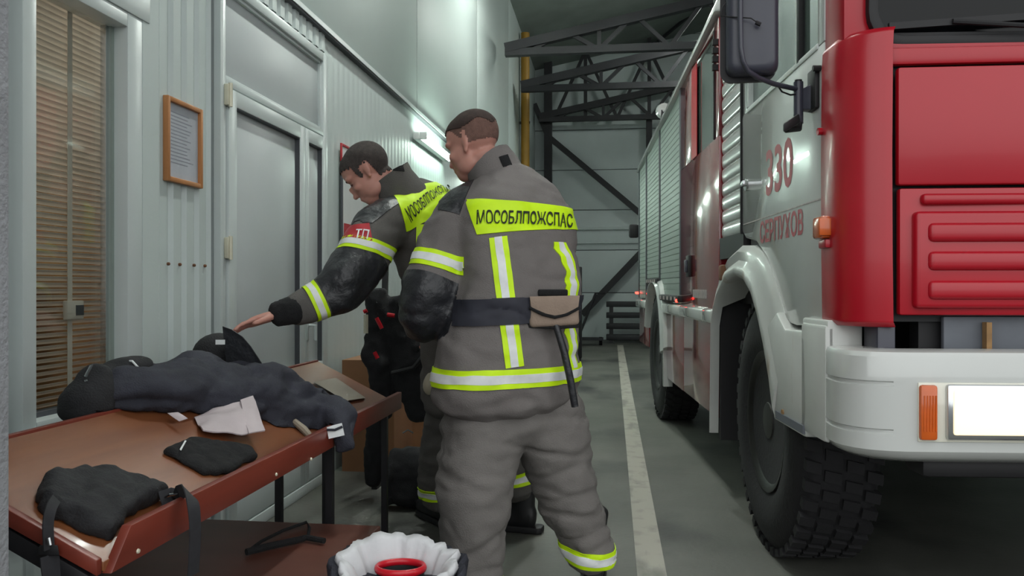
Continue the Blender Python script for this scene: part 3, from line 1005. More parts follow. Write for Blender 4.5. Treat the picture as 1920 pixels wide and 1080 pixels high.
# rear arch
ro = arc(3.60, .62, .66, 20, 178, 14)
ri = arc(3.60, .60, .55, 14, 182, 14)
ro = [(y, min(z, 1.16)) for y, z in ro]
strip(list(reversed(ro)), list(reversed(ri)), -.03, .08, .008, 'rear_mudguard', 'truck_white', TR)
MB().prism([(3.03, .33), (3.05, .62), (3.0, .62), (2.98, .33)], 0, -.02, .05).build('rear_mudguard', 'truck_white', TR)
# rear-side mirror-like marker at the tail
box(-.10, .0, 5.0, 5.06, 1.62, 1.76).build('tail_camera', 'truck_black', TR, bevel=.02)

# --- big door mirror on its arm
def P(px, py, d):
    return tuple(tl(px, py, d))
mr = empty('mirror', P(1408, 70, 2.62))
mr.parent = TR
mr.rotation_euler = (0, 0, R(-8))
hw, hh = .083, .245
sh_o = [(x, z) for x, z in rr(-hw, hw, -.135, .40, .032)]
def inset(k):
    return [(x * (1 - k / hw), z + (k if z < 0 else -k)) for x, z in sh_o]
mbm = MB()
mbm.rings([[(x, .0, z) for x, z in inset(.006)], [(x, -.02, z) for x, z in sh_o], [(x, -.055, z) for x, z in inset(.004)], [(x, -.066, z) for x, z in inset(.018)], [(x, -.068, z) for x, z in inset(.03)]])
cs = mbm.build('mirror_case', 'mirror_case', mr, angle=60)
mbb = MB()
mbb.rings([[(x - .012, .035, z - .010) for x, z in inset(.004)], [(x - .012, -.015, z - .010) for x, z in inset(-.004)]])
mbb.build('mirror_rim', 'truck_black', mr)
arm = [P(1388, -60, 2.54), P(1388, 40, 2.54), P(1389, 90, 2.53), P(1393, 115, 2.53), P(1402, 133, 2.54), P(1420, 145, 2.56), P(1450, 157, 2.61), P(1497, 168, 2.68)]
am = MB().tube(arm, .0085, 12).build('mirror_arm', 'mirror_case', TR)
MB().tube([P(1458, 160, 2.63), P(1466, 172, 2.64), P(1482, 178, 2.66), P(1497, 176, 2.68), P(1520, 158, 2.72), P(1530, 154, 2.75)], .003, 6).build('mirror_cable', 'truck_black', am)
MB().tube([P(1372, -10, 2.60), P(1354, 15, 2.60), P(1352, 30, 2.60), P(1375, 32, 2.56), P(1408, 34, 2.53), P(1420, 42, 2.53)], .0022, 6).build('mirror_wire', 'truck_black', am)
MB().tube([P(1417, 42, 2.53), P(1426, 46, 2.53)], .007, 8).build('wire_plug', 'truck_black', am)
pv = MB().tube([P(1497, 154, 2.68), P(1497, 232, 2.68)], .016, 14).build('mirror_pivot', 'mirror_case', TR)
MB().tube([P(1497, 150, 2.68), P(1497, 160, 2.68)], .012, 12).build('pivot_cap', 'truck_black', pv)
a, b = Vector(P(1502, 170, 2.69)), Vector(P(1520, 212, 2.74))
MB().hexa([(a.x - .01, a.y - .01, b.z), (.0, -.63, b.z - .01), (.0, -.57, b.z - .01), (a.x - .01, a.y + .02, b.z),
           (a.x - .01, a.y - .01, a.z), (.0, -.63, a.z + .02), (.0, -.57, a.z + .02), (a.x - .01, a.y + .02, a.z)]).build('mirror_bracket', 'mirror_case', pv, bevel=.004)
box(-.02, .0, -.655, -.575, 1.69, 1.825).build('bracket_foot', 'truck_black', pv, bevel=.006)
MB().tube([(-.005, -.668, 1.815), (-.03, -.668, 1.815)], .010, 8).build('bracket_bolt', 'truck_black', pv)
MB().tube([P(1497, 225, 2.68), P(1497, 240, 2.67), P(1474, 243, 2.64)], [.014, .013, .011], 10).build('lower_pivot', 'truck_black', pv)
MB().hexa([P(1468, 248, 2.64), P(1470, 249, 2.60), P(1501, 230, 2.62), P(1501, 229, 2.66), P(1468, 232, 2.64), P(1470, 231, 2.60), P(1498, 212, 2.62), P(1498, 212, 2.66)]).build('lower_knuckle', 'truck_black', pv, bevel=.006)
# ================================================================== tilted tray table, low bench and kit
tt_ = empty('tray_table', (-1.08, 2.3, 0))
tag(tt_, 'sloping reddish brown wooden tray table with raised front board under the window', 'table')
def loc(par, *pts):
    return [Vector(p) - par.location for p in pts]
def hx(par, p, name, m, bevel=.0):
    return MB().hexa(loc(par, *p)).build(name, m, par, bevel=bevel)
TX0, TZ0, TX1, TZ1 = -.91, .605, -1.265, .782
def tray(x):
    return TZ0 + (TZ1 - TZ0) * (x - TX0) / (TX1 - TX0)
YA, YB = 1.34, 3.34
hx(tt_, [(TX0, YA, TZ0 - .018), (TX0, YB, TZ0 - .018), (TX1, YB, TZ1 - .018), (TX1, YA, TZ1 - .018), (TX0, YA, TZ0), (TX0, YB, TZ0), (TX1, YB, TZ1), (TX1, YA, TZ1)], 'tray_bottom', 'cherry', .002)
fb = [(-.895, YA, .585), (-.895, YB, .585), (-.915, YB, .585), (-.915, YA, .585), (-.895, YA + .06, .655), (-.895, YB, .655), (-.915, YB, .655), (-.915, YA + .06, .655)]
hx(tt_, fb, 'front_board', 'cherry_edge', .002)
hx(tt_, [(TX1, YA, TZ1 - .03), (TX1, YB, TZ1 - .03), (TX1 - .018, YB, TZ1 - .03), (TX1 - .018, YA, TZ1 - .03), (TX1, YA, TZ1 + .006), (TX1, YB, TZ1 + .006), (TX1 - .018, YB, TZ1 + .006), (TX1 - .018, YA, TZ1 + .006)], 'back_edge', 'cherry_edge', .002)
hx(tt_, [(-.913, YA - .016, .585), (-.913, YA, .585), (TX1, YA, TZ1 - .03), (TX1, YA - .016, TZ1 - .03), (-.913, YA - .016, .613), (-.913, YA, .613), (TX1, YA, TZ1 + .005), (TX1, YA - .016, TZ1 + .005)], 'end_lip', 'cherry_edge', .002)
hx(tt_, [(-.93, YA - .012, .545), (-.93, YA + .03, .545), (TX1, YA + .03, TZ1 - .07), (TX1, YA - .012, TZ1 - .07), (-.93, YA - .012, .583), (-.93, YA + .03, .583), (TX1, YA + .03, TZ1 - .032), (TX1, YA - .012, TZ1 - .032)], 'end_rail', 'black_metal', .002)
hx(tt_, [(-.97, YA, .55), (-.97, YB, .55), (-1.0, YB, .565), (-1.0, YA, .565), (-.97, YA, .612), (-.97, YB, .612), (-1.0, YB, .627), (-1.0, YA, .627)], 'side_rail', 'black_metal')
MB().lathe([(.004, -.02), (.011, -.018), (.011, 0)], tuple(Vector((-.955, YA - .01, .568)) - tt_.location), 1, 12).build('bolt', 'chrome', tt_)
for p, q in (((-.952, 2.62, 0), (-.952, 2.62, .60)), ((-1.21, 2.80, 0), (-1.21, 2.80, .74)), ((-.952, 3.28, 0), (-.952, 3.28, .60)), ((-1.21, 3.28, 0), (-1.21, 3.28, .74))):
    MB().bar(*loc(tt_, p, q), .024).build('leg', 'black_metal', tt_)
for y, z in ((1.42, .60), (2.05, .60), (2.3, .588)):
    MB().lathe([(.0015, .004), (.004, .003), (.005, 0)], tuple(Vector((-.8945, y, z)) - tt_.location), 0, 8).build('screw', 'brass', tt_)

bn = empty('low_bench', (-1.06, 2.0, 0))
tag(bn, 'low dark brown wooden bench below the tray table', 'bench')
box(-.31, .315, -.75, .52, .295, .33).build('bench_top', 'bench_brown', bn, bevel=.004)
for x in (-.27, .27):
    for y in (-.70, .46):
        box(x - .02, x + .02, y - .02, y + .02, 0, .295).build('leg', 'black_metal', bn)
    box(x - .012, x + .012, -.68, .44, .25, .295).build('apron', 'bench_brown', bn)

# pale board and reddish shelf end lying at the far end of the table
def on_tray(px, py, lift=0.0):
    r = at(px, py, 1.0) - Vector((0, 0, CAM_H))
    k = (TZ1 - TZ0) / (TX1 - TX0)
    t = (TZ0 - k * TX0 + lift - CAM_H) / (r.z - k * r.x)
    return Vector((r.x * t, r.y * t, CAM_H + r.z * t))
def settle(me, gap=.004):
    """cloth rests on the tray and hangs over its front board, never through them"""
    for v in me.vertices:
        x, z = v.co.x, v.co.z
        if x < -.918:
            v.co.z = max(z, (tray(x) if x > TX1 - .02 else .0) + gap)
        elif x < -.889:
            v.co.z = max(z, .660)
    me.update()
PBQ = [(588, 716), (648, 752), (686, 746), (630, 708)]
pb = MB().hexa([on_tray(x, y, .004) for x, y in PBQ] + [on_tray(x, y, .016) for x, y in PBQ]).build('pale_board', 'pale_board', None, bevel=.002)
tag(pb, 'pale flat board lying across the far end of the tray table', 'board')

# ---- coat heaped on the tray
ct = MB()
S_ = Vector((-.80, .0, .45)).normalized()
def lump(pts, n=22, e=2.2, s=S_):
    loft(ct, spline([(at(x, y, d), a, b) for x, y, d, a, b in pts]), s, n, e)
lump([(178, 748, 2.05, .045, .030), (215, 738, 2.10, .065, .045), (270, 728, 2.18, .09, .062), (330, 725, 2.30, .115, .075), (400, 728, 2.42, .13, .08), (470, 738, 2.54, .125, .08), (540, 750, 2.66, .11, .075), (600, 765, 2.76, .09, .065), (640, 785, 2.84, .07, .05)])
lump([(285, 700, 2.34, .045, .03), (325, 698, 2.38, .07, .045), (400, 704, 2.48, .085, .055), (460, 715, 2.58, .085, .055), (520, 728, 2.68, .07, .05)])
lump([(430, 702, 2.50, .05, .045), (500, 715, 2.60, .062, .055), (560, 735, 2.68, .066, .055), (615, 758, 2.72, .066, .05), (640, 785, 2.66, .055, .042), (646, 812, 2.61, .045, .036), (650, 840, 2.60, .038, .028)])
lump([(500, 790, 2.52, .05, .03), (560, 800, 2.62, .05, .035), (610, 800, 2.70, .05, .035)])
cm = remesh(ct, .009, 3, .5, 'coat')
wrinkle(cm, .016, (7, 5, 8), 4.4, .022, (5.5, 3.5, 7), 5)
wrinkle(cm, .004, (22, 18, 22), 1.1)
settle(cm)
coat = link('heaped_coat', cm, 'navy_cloth')
tag(coat, 'crumpled navy coat heaped across the tray table', 'coat')
def cloth(pts, name, m, par, amp=.004, thick=.004, n=10, seed=0.0):
    """quad patch (4 corners) bent softly"""
    a, b, c, d = pts
    vs, fs = [], []
    nn = (b - a).cross(d - a).normalized()
    for i in range(n + 1):
        for j in range(n + 1):
            u, v = i / n, j / n
            p = a * (1 - u) * (1 - v) + b * u * (1 - v) + c * u * v + d * (1 - u) * v
            p = p + nn * (amp * noise.noise(p * 22 + Vector((seed, 0, 0))) * 2 + amp * 2 * math.sin(u * 3.14) * math.sin(v * 3.14))
            vs.append(p)
    for i in range(n):
        for j in range(n):
            k = i * (n + 1) + j
            fs.append((k, k + 1, k + n + 2, k + n + 1))
    me = bpy.data.meshes.new(name)
    me.from_pydata(vs, [], fs)
    bm = bmesh.new(); bm.from_mesh(me)
    bmesh.ops.recalc_face_normals(bm, faces=bm.faces)
    bmesh.ops.solidify(bm, geom=bm.faces[:], thickness=thick)
    bm.to_mesh(me); bm.free()
    smooth(me, 60)
    return link(name, me, m, par)
cloth([at(362, 784, 2.26), at(380, 808, 2.15), at(470, 812, 2.23), at(455, 750, 2.36)], 'lining_fold', 'lining', coat, .006)
cloth([at(450, 752, 2.35), at(466, 814, 2.22), at(496, 810, 2.26), at(474, 742, 2.40)], 'lining_hem', 'lining', coat, .003, seed=4)
cloth([at(314, 776, 2.14), at(336, 790, 2.12), at(352, 785, 2.13), at(334, 774, 2.15)], 'size_tag', 'lining', coat, .001, .002)
cloth([at(613, 801, 2.54), at(617, 823, 2.53), at(646, 816, 2.53), at(641, 793, 2.54)], 'reflective_tag', 'reflective', coat, .001, .002)
MB().tube([at(613, 806, 2.53), at(628, 806, 2.525), at(642, 800, 2.53)], .004, 6).build('tag_stitch', 'navy_cloth', coat)
MB().tube([at(552, 790, 2.56), at(570, 805, 2.54), at(585, 822, 2.53), at(596, 832, 2.54)], [.010, .012, .010, .006], 8).build('drawcord', 'pale_board', coat)

# ---- black gear behind the coat
def helmet(name, c, r, label, visor_pts, tagq):
    h = empty(name, c)
    tag(h, label, 'helmet')
    prof = [(r * math.cos(R(a)), r * .85 * math.sin(R(a))) for a in (0, 15, 30, 45, 60, 75, 86)]
    MB().lathe([(r * 1.06, -.02), (r * 1.05, 0)] + prof, (0, 0, 0), 2, 32).build('shell', 'black_cloth', h)
    MB().lathe([(r * .99, -.03), (r * 1.09, -.03), (r * 1.10, -.012), (r * 1.0, -.012)], (0, 0, 0), 2, 32).build('brim', 'truck_black', h)
    v = MB().rings([[Vector(p) - Vector(c) for p in visor_pts], [Vector(p) - Vector(c) + FWD * .006 for p in visor_pts]]).build('raised_visor', 'leather', h)
    MB().hexa([Vector(p) - Vector(c) for p in tagq]).build('silver_badge', 'reflective', h)
    return h
hc = at(410, 664, 2.72)
def bq(x0, y0, x1, y1, d):
    return [at(x0, y1, d), at(x1, y1, d), at(x1, y1, d + .006), at(x0, y1, d + .006), at(x0, y0, d), at(x1, y0, d), at(x1, y0, d + .006), at(x0, y0, d + .006)]
helmet('helmet', hc, .085, 'black helmet with raised visor resting behind the navy coat', [at(417, 612, 2.62), at(434, 618, 2.60), at(454, 631, 2.59), at(470, 650, 2.60), at(492, 684, 2.63), at(424, 680, 2.60)], bq(404, 637, 422, 646, 2.60))
# slumped black pack at the left end with silver buckle
pk = MB()
for pts in ([(140, 790, 2.02, .05, .03), (160, 760, 2.04, .07, .05), (175, 725, 2.06, .055, .045), (185, 690, 2.08, .035, .03)],
            [(190, 735, 2.12, .05, .05), (220, 705, 2.16, .05, .045), (255, 690, 2.2, .04, .035), (275, 682, 2.24, .025, .02)]):
    loft(pk, spline([(at(x, y, d), a, b) for x, y, d, a, b in pts]), RIGHT, 20)
pkm = remesh(pk, .008, 3, name='pack')
wrinkle(pkm, .007, (10, 10, 10), 9.0)
settle(pkm)
pko = link('black_pack', pkm, 'black_cloth')
tag(pko, 'slumped black cloth pack with silver buckle against the window', 'bag')
MB().hexa([at(157, 706, 2.0), at(164, 708, 2.0), at(164, 708, 2.01), at(157, 706, 2.01), at(168, 685, 2.0), at(176, 682, 2.0), at(176, 682, 2.01), at(168, 685, 2.01)]).build('buckle', 'chrome', pko, bevel=.002)
MB().tube([at(161, 712, 1.99), at(162, 715, 1.99)], .004, 8).build('stud', 'chrome', pko)
MB().tube([at(238, 677, 2.16), at(248, 677, 2.15), at(256, 686, 2.15), at(262, 692, 2.16)], .003, 6).build('white_piping', 'reflective', pko)

# ---- knitted cap / pouch on the tray
def tp(x, y, lift=0.0):
    """point on the tray top at X=x, Y=y"""
    return Vector((x, y, tray(x) + lift))
def pad(poly, h, name, m, label, cat, seed, vox=.006, amp=.004):
    mb_ = MB()
    c = sum((Vector(p) for p in poly), Vector()) / len(poly)
    nrm = Vector((.447, 0, .894))
    lay = [(1.0, .0), (1.02, h * .4), (.98, h * .75), (.88, h)]
    mb_.rings([[c + (p - c) * k + nrm * z for p in poly] for k, z in lay])
    me = remesh(mb_, vox, 3, name=name)
    wrinkle(me, amp, (18, 18, 18), seed, amp * 1.2, (12, 9, 12))
    settle(me, .002)
    o = link(name, me, m)
    tag(o, label, cat)
    return o
cap = pad([on_tray(*p) for p in ((303, 852), (330, 868), (380, 895), (425, 893), (482, 862), (470, 845), (420, 835), (352, 826))], .022, 'knitted_cap', 'knit', 'flat black knitted cap lying on the tray in front of the coat', 'cap', 2.0)
cloth([on_tray(337, 842, .03), on_tray(340, 844, .03), on_tray(350, 826, .03), on_tray(347, 825, .03)], 'white_label', 'reflective', cap, .0005, .001, 3)
bag = pad([on_tray(*p) for p in ((62, 955), (95, 975), (150, 1000), (200, 1018), (232, 985), (270, 958), (312, 940), (250, 916), (205, 903), (150, 896), (75, 912))], .045, 'shoulder_bag', 'black_cloth', 'black shoulder bag with hanging straps at the near end of the tray', 'bag', 6.0, .007, .006)
# straps
def strap(pts, w, t, name, par, m='webbing'):
    pts = [Vector(p) for p in pts]
    ctr = []
    for i in range(len(pts) - 1):
        p0, p1, p2, p3 = pts[max(i - 1, 0)], pts[i], pts[i + 1], pts[min(i + 2, len(pts) - 1)]
        for j in range(5):
            u = j / 5
            ctr.append(.5 * ((2 * p1) + (p2 - p0) * u + (2 * p0 - 5 * p1 + 4 * p2 - p3) * u * u + (3 * p1 - p0 - 3 * p2 + p3) * u ** 3))
    ctr.append(pts[-1])
    rings = []
    for i, p in enumerate(ctr):
        tg = (ctr[min(i + 1, len(ctr) - 1)] - ctr[max(i - 1, 0)]).normalized()
        sd = tg.cross(Vector((1, -.3, .4))).normalized()
        nm = sd.cross(tg)
        rings.append([p + sd * (w / 2) + nm * t, p - sd * (w / 2) + nm * t, p - sd * (w / 2) - nm * t, p + sd * (w / 2) - nm * t])
    return MB().rings(rings).build(name, m, par, angle=50)
strap([on_tray(300, 935, .03), on_tray(330, 925, .045), Vector(at(350, 921, 1.66)), Vector(at(362, 945, 1.62)), Vector(at(366, 1000, 1.62)), Vector(at(362, 1078, 1.63))], .030, .0012, 'strap', bag)
MB().tube([on_tray(310, 932, .035), on_tray(318, 928, .045), on_tray(332, 926, .05)], .003, 6).build('strap_ring', 'chrome', bag)
strap([at(105, 935, 1.46), at(95, 955, 1.43), at(90, 985, 1.42), at(92, 1030, 1.42)], .020, .0015, 'strap', bag)
b0 = at(92, 1030, 1.415)
MB().hexa([at(70, 1042, 1.42), at(112, 1042, 1.42), at(112, 1042, 1.435), at(70, 1042, 1.435), at(74, 1022, 1.42), at(108, 1022, 1.42), at(108, 1022, 1.435), at(74, 1022, 1.435)]).build('buckle', 'truck_black', bag, bevel=.002)
strap([at(93, 1040, 1.425), at(96, 1070, 1.425), at(104, 1110, 1.43)], .036, .0012, 'strap', bag)
MB().tube([at(91, 1008, 1.41), at(94, 1022, 1.41)], .003, 6).build('strap_clip', 'chrome', bag)

# ---- looped black sling on the low bench
zb_ = .343
def onb(px, py, z=zb_):
    r = at(px, py, 1.0) - Vector((0, 0, CAM_H))
    t = (z - CAM_H) / r.z
    return Vector((r.x * t, r.y * t, z))
sg_ = empty('sling', onb(530, 1015))
tag(sg_, 'looped black strap lying on the low brown bench', 'strap')
MB().tube([p - sg_.location for p in (onb(470, 1030), onb(490, 1015), onb(530, 995), onb(575, 979, .346), onb(580, 990), onb(578, 1005))], .005, 8).build('loop', 'knit', sg_)
MB().tube([p - sg_.location for p in (onb(462, 1035), onb(500, 1025), onb(545, 1015), onb(575, 1008), onb(608, 1014))], [.010, .011, .010, .009, .009], 8).build('grip', 'knit', sg_)

# ---- trousers rolled down over boots, pale lining turned out
c_ = at(748, 1048, 2.10)
rt = empty('rolled_trousers', (c_.x, c_.y, 0))
tag(rt, 'navy trousers rolled down with pale lining around red rimmed boots', 'trousers')
def radial(mb_, r0, z0, a, b, n=56, pl=.012, k=14, ph=0.0, zf=None, squash=.8):
    rings_ = []
    for i in range(n):
        t = 2 * math.pi * i / n
        rr_ = r0 + pl * .5 * math.sin(k * t + ph) + .006 * math.sin(5 * t + 1)
        zc = z0 + (zf(t) if zf else 0)
        c = RIGHT * (rr_ * math.cos(t)) + FWD * (rr_ * squash * math.sin(t)) + UP * zc
        rad = (RIGHT * math.cos(t) + FWD * math.sin(t))
        rings_.append([c + rad * (a * math.cos(q)) + UP * ((b + .35 * pl * math.sin(k * t + ph)) * math.sin(q)) for q in [2 * math.pi * j / 14 for j in range(14)]])
    mb_.rings(rings_ + [rings_[0]], cap=False)
    return mb_
def skirt(prof, amp, seed, name, m, n=90):
    rings_ = []
    for r_, z_, k_ in prof:
        ring_ = []
        for i in range(n):
            t = 2 * math.pi * i / n
            q = noise.noise(Vector((math.cos(t) * 5 + seed, math.sin(t) * 5, z_ * 2.0))) + .5 * noise.noise(Vector((math.cos(t) * 12, math.sin(t) * 12 + seed, z_ * 5)))
            q2 = noise.noise(Vector((math.cos(t) * 2.2, math.sin(t) * 2.2 + seed, 3.3)))
            rr_ = r_ + amp * k_ * q
            ring_.append(RIGHT * (rr_ * 1.04 * math.cos(t)) + FWD * (rr_ * .80 * math.sin(t)) + UP * (z_ + .03 * k_ * math.sin(t) + .026 * k_ * q2 + amp * .4 * k_ * q))
        rings_.append(ring_)
    o_ = MB().rings(rings_, cap=False).build(name, m, rt, angle=180)
    return o_
skirt([(.140, .35, .8), (.150, .375, 1), (.144, .392, 1), (.126, .375, 1), (.110, .34, .9), (.097, .30, .7), (.088, .25, .4)], .026, 2.2, 'turned_lining', 'lining_white')
skirt([(.155, .02, .3), (.160, .10, .8), (.156, .20, .9), (.164, .29, 1), (.172, .36, 1), (.166, .378, 1), (.150, .345, 1)], .024, 2.2, 'rolled_edge', 'navy_cloth')
lg = MB()
for s, x in ((-1, -.075), (1, .075)):
    loft(lg, spline([(RIGHT * x * 1.3 + UP * .03, .10, .12), (RIGHT * x * 1.2 + UP * .12, .105, .125), (RIGHT * x * 1.1 + UP * .22, .10, .12), (RIGHT * x + UP * .30, .09, .115)]), RIGHT, 24)
lgm = remesh(lg, .009, 3, name='trouser_folds')
wrinkle(lgm, .012, (6, 6, 20), 7.7, .014, (5, 5, 16))
link('trouser_folds', lgm, 'navy_cloth', rt)
for x, y, z in ((.0, .03, .355), (.02, -.055, .335)):
    o_ = RIGHT * x + FWD * y
    bt = MB()
    rings_ = []
    for zz_, a, b in ((.05, .05, .055), (.25, .058, .05), (z, .064, .048), (z + .004, .060, .044), (z - .05, .052, .038)):
        rings_.append(ring(o_ + UP * zz_, RIGHT, FWD, a, b, 26, 2.2))
    bt.rings(rings_)
    bo = bt.build('boot', 'boot_rubber', rt)
    rm = []
    for i in range(30):
        t = 2 * math.pi * i / 30
        c = o_ + RIGHT * (.063 * math.cos(t)) + FWD * (.047 * math.sin(t)) + UP * z
        rad = (RIGHT * math.cos(t) + FWD * math.sin(t))
        rm.append([c + rad * (.007 * math.cos(q)) + UP * (.010 * math.sin(q)) for q in [2 * math.pi * j / 10 for j in range(10)]])
    MB().rings(rm + [rm[0]], cap=False).build('red_rim', 'red_bright', bo, angle=180)

# ---- clutter between the table and the far man
bx = empty('cardboard_box', (-1.45, 4.86, 0))
tag(bx, 'tall brown cardboard box standing by the wall', 'box')
for nm, a in (('side', (-.16, .16, -.22, -.215, 0, .66)), ('side', (-.16, .16, .215, .22, 0, .66)), ('side', (.155, .16, -.215, .215, 0, .66)), ('side', (-.16, -.155, -.215, .215, 0, .66)), ('lid_flap', (-.16, .16, -.22, .22, .66, .668)), ('base', (-.155, .155, -.215, .215, 0, .006))):
    box(*a).build(nm, 'cardboard', bx)
pw = empty('plywood_sheet', (-1.12, 5.2, 0), R(-8))
tag(pw, 'brown plywood sheet leaning behind the black gear bag', 'board')
MB().hexa([(-.3, 0, .0), (.3, 0, .0), (.3, .02, .0), (-.3, .02, .0), (-.3, .09, .72), (.3, .09, .72), (.3, .11, .72), (-.3, .11, .72)]).build('sheet', 'plywood', pw)
MB().hexa([(-.3, -.004, .34), (.3, .036, .34), (.3, .04, .34), (-.3, .0, .34), (-.3, .04, .38), (.3, .045, .38), (.3, .05, .38), (-.3, .05, .38)]).build('batten', 'cherry_edge', pw)

# rack with hanging harness and breathing set
rk = empty('gear_stand', (-1.12, 4.42, 0))
tag(rk, 'black metal gear stand behind the far man', 'stand')
for x in (-.17, .17):
    MB().bar((x, -.05, 0), (x, .05, 1.35), .03).build('post', 'black_metal', rk)
    MB().bar((x, -.18, .015), (x, .18, .015), .03).build('foot', 'black_metal', rk)
for z in (.5, 1.0, 1.34):
    MB().bar((-.17, (z / 1.35) * .1 - .05, z), (.17, (z / 1.35) * .1 - .05, z), .025).build('crossbar', 'black_metal', rk)
hn = MB()
def hl(pts, s=RIGHT):
    loft(hn, spline([(at(x, y, d), a, b) for x, y, d, a, b in pts]), s, 18)
hl([(705, 545, 4.15, .06, .05), (712, 600, 4.15, .075, .06), (708, 660, 4.15, .07, .055), (715, 720, 4.15, .06, .05), (718, 780, 4.17, .05, .045)])
hl([(760, 560, 4.15, .08, .06), (765, 640, 4.15, .10, .07), (770, 700, 4.15, .10, .07), (790, 780, 4.17, .07, .06)])
hl([(700, 640, 4.12, .03, .03), (690, 670, 4.12, .035, .03), (720, 690, 4.1, .04, .035)])
hl([(705, 760, 4.2, .05, .04), (702, 830, 4.2, .055, .045), (700, 890, 4.2, .05, .045), (698, 908, 4.2, .045, .05)])
hm = remesh(hn, .012, 3, name='harness')
wrinkle(hm, .014, (9, 9, 9), 3.3)
hno = link('breathing_harness', hm, 'black_cloth')
tag(hno, 'black breathing apparatus harness with red tags hanging on the stand', 'harness')
for a_, b_ in (((706, 596), (716, 616)), ((702, 660), (708, 672)), ((682, 585), (688, 582)), ((726, 590), (740, 592))):
    MB().tube([at(*a_, 3.98), at(*b_, 3.98)], .010, 8).build('red_tag', 'red_bright', hno)
MB().tube([at(686, 590, 4.0), at(686, 625, 4.0)], .012, 10).build('bottle_valve', 'brass', hno)
MB().tube([at(735, 700, 4.02), at(775, 690, 4.0), at(800, 660, 4.0)], .012, 8).build('hose', 'truck_black', hno)

gb = MB()
for pts in ([(728, 905, 4.02, .03, .08), (732, 860, 4.02, .035, .10), (745, 812, 4.05, .03, .07)], [(770, 900, 4.02, .11, .10), (775, 855, 4.02, .11, .10), (780, 815, 4.04, .08, .07)], [(815, 895, 4.0, .05, .09), (812, 850, 4.0, .05, .08), (808, 820, 4.0, .04, .06)]):
    loft(gb, spline([(at(x, y, d), a, b) for x, y, d, a, b in pts]), RIGHT, 22)
gbm = remesh(gb, .012, 3, name='bag')
wrinkle(gbm, .012, (7, 7, 7), 1.0)
lowest = min(v.co.z for v in gbm.vertices)
for v in gbm.vertices:
    v.co.z -= lowest
gbo = link('gear_bag', gbm, 'black_cloth')
tag(gbo, 'black gear bag standing on the floor beside the near man', 'bag')
MB().tube([at(755, 812, 3.95), at(765, 806, 3.95), at(775, 812, 3.95)], .004, 6).build('zip_pull', 'chrome', gbo)

# ---- things along the back wall
pr = empty('beam_stack', (.28, 16.2, 0))
tag(pr, 'stack of dark beams on spacers against the back wall behind the truck', 'stack')
for k in range(4):
    box(-.40, .75, -.12, .12, .06 + k * .22, .17 + k * .22).build('beam', 'steel_dark', pr, bevel=.01)
    for x in (-.3, .5):
        box(x - .04, x + .04, -.1, .1, (.17 + (k - 1) * .22) if k else 0, .06 + k * .22).build('spacer', 'steel_dark', pr)
ps_ = empty('dark_cabinet', (-.62, 12.2, 0))
tag(ps_, 'narrow dark locker standing behind the near man', 'locker')
box(-.16, .16, -.12, .12, .04, 1.42).build('body', 'steel_dark', ps_, bevel=.008)
box(-.15, .15, -.128, -.12, .06, 1.40).build('door', 'black_metal', ps_, bevel=.004)
box(.10, .115, -.14, -.128, .7, .82).build('handle', 'steel_dark', ps_)
for x in (-.13, .13):
    box(x - .02, x + .02, -.1, .1, 0, .04).build('foot', 'black_metal', ps_)
tr = empty('hand_trolley', (-.42, 15.6, 0))
tag(tr, 'dark hand trolley with raised handle by the back wall', 'trolley')
MB().tube([(-.25, 0, .1), (.1, .15, 1.0), (.28, .15, 1.0)], .025, 8).build('handle', 'steel_dark', tr)
box(-.3, .25, -.3, .1, .10, .14).build('platform', 'steel_dark', tr)
for x in (-.25, .2):
    MB().lathe([(.02, -.03), (.08, -.03), (.08, .03), (.02, .03)], (x, -.1, .08), 0, 14).build('wheel', 'tyre', tr)
# ================================================================== people
def cut(src, planes, off, name, m, parent, pred=None, thick=.003, wr=None):
    """a piece of cloth lying on src: the part of its surface between planes, lifted off and given thickness"""
    bm = bmesh.new()
    bm.from_mesh(src)
    for co, no in planes:
        g = bm.verts[:] + bm.edges[:] + bm.faces[:]
        bmesh.ops.bisect_plane(bm, geom=g, plane_co=co, plane_no=no, clear_outer=True, dist=1e-6)
    if pred:
        bad = [f for f in bm.faces if not pred(f.calc_center_median(), f.normal)]
        bmesh.ops.delete(bm, geom=bad, context='FACES')
    bm.normal_update()
    lo = [v for v in bm.verts if not v.link_faces]
    bmesh.ops.delete(bm, geom=lo, context='VERTS')
    nr = {v: v.normal.copy() for v in bm.verts}
    for v in bm.verts:
        v.co += nr[v] * off
    ext = bmesh.ops.solidify(bm, geom=bm.faces[:], thickness=thick)
    me = bpy.data.meshes.new(name)
    bmesh.ops.recalc_face_normals(bm, faces=bm.faces)
    bm.to_mesh(me)
    bm.free()
    smooth(me, 50)
    return link(name, me, m, parent)


def slab(p, axis, half):
    axis = axis.normalized()
    return [(p + axis * half, axis), (p - axis * half, -axis)]


def tape(src, p, axis, half, off, parent, pred, name='reflective_band', dark=False):
    """hi-vis band with a silver stripe down its middle"""
    b = cut(src, slab(p, axis, half), off, name, 'hivis', parent, pred)
    cut(src, slab(p, axis, half * .46), off + .0016, 'silver_stripe', 'reflective', b, pred)
    return b


def near_axis(a, b, r, t0=-.2, t1=1.2):
    a, b = Vector(a), Vector(b)
    d = b - a
    def f(c, n):
        t = (c - a).dot(d) / d.dot(d)
        return t0 < t < t1 and (c - (a + d * t)).length < r
    return f


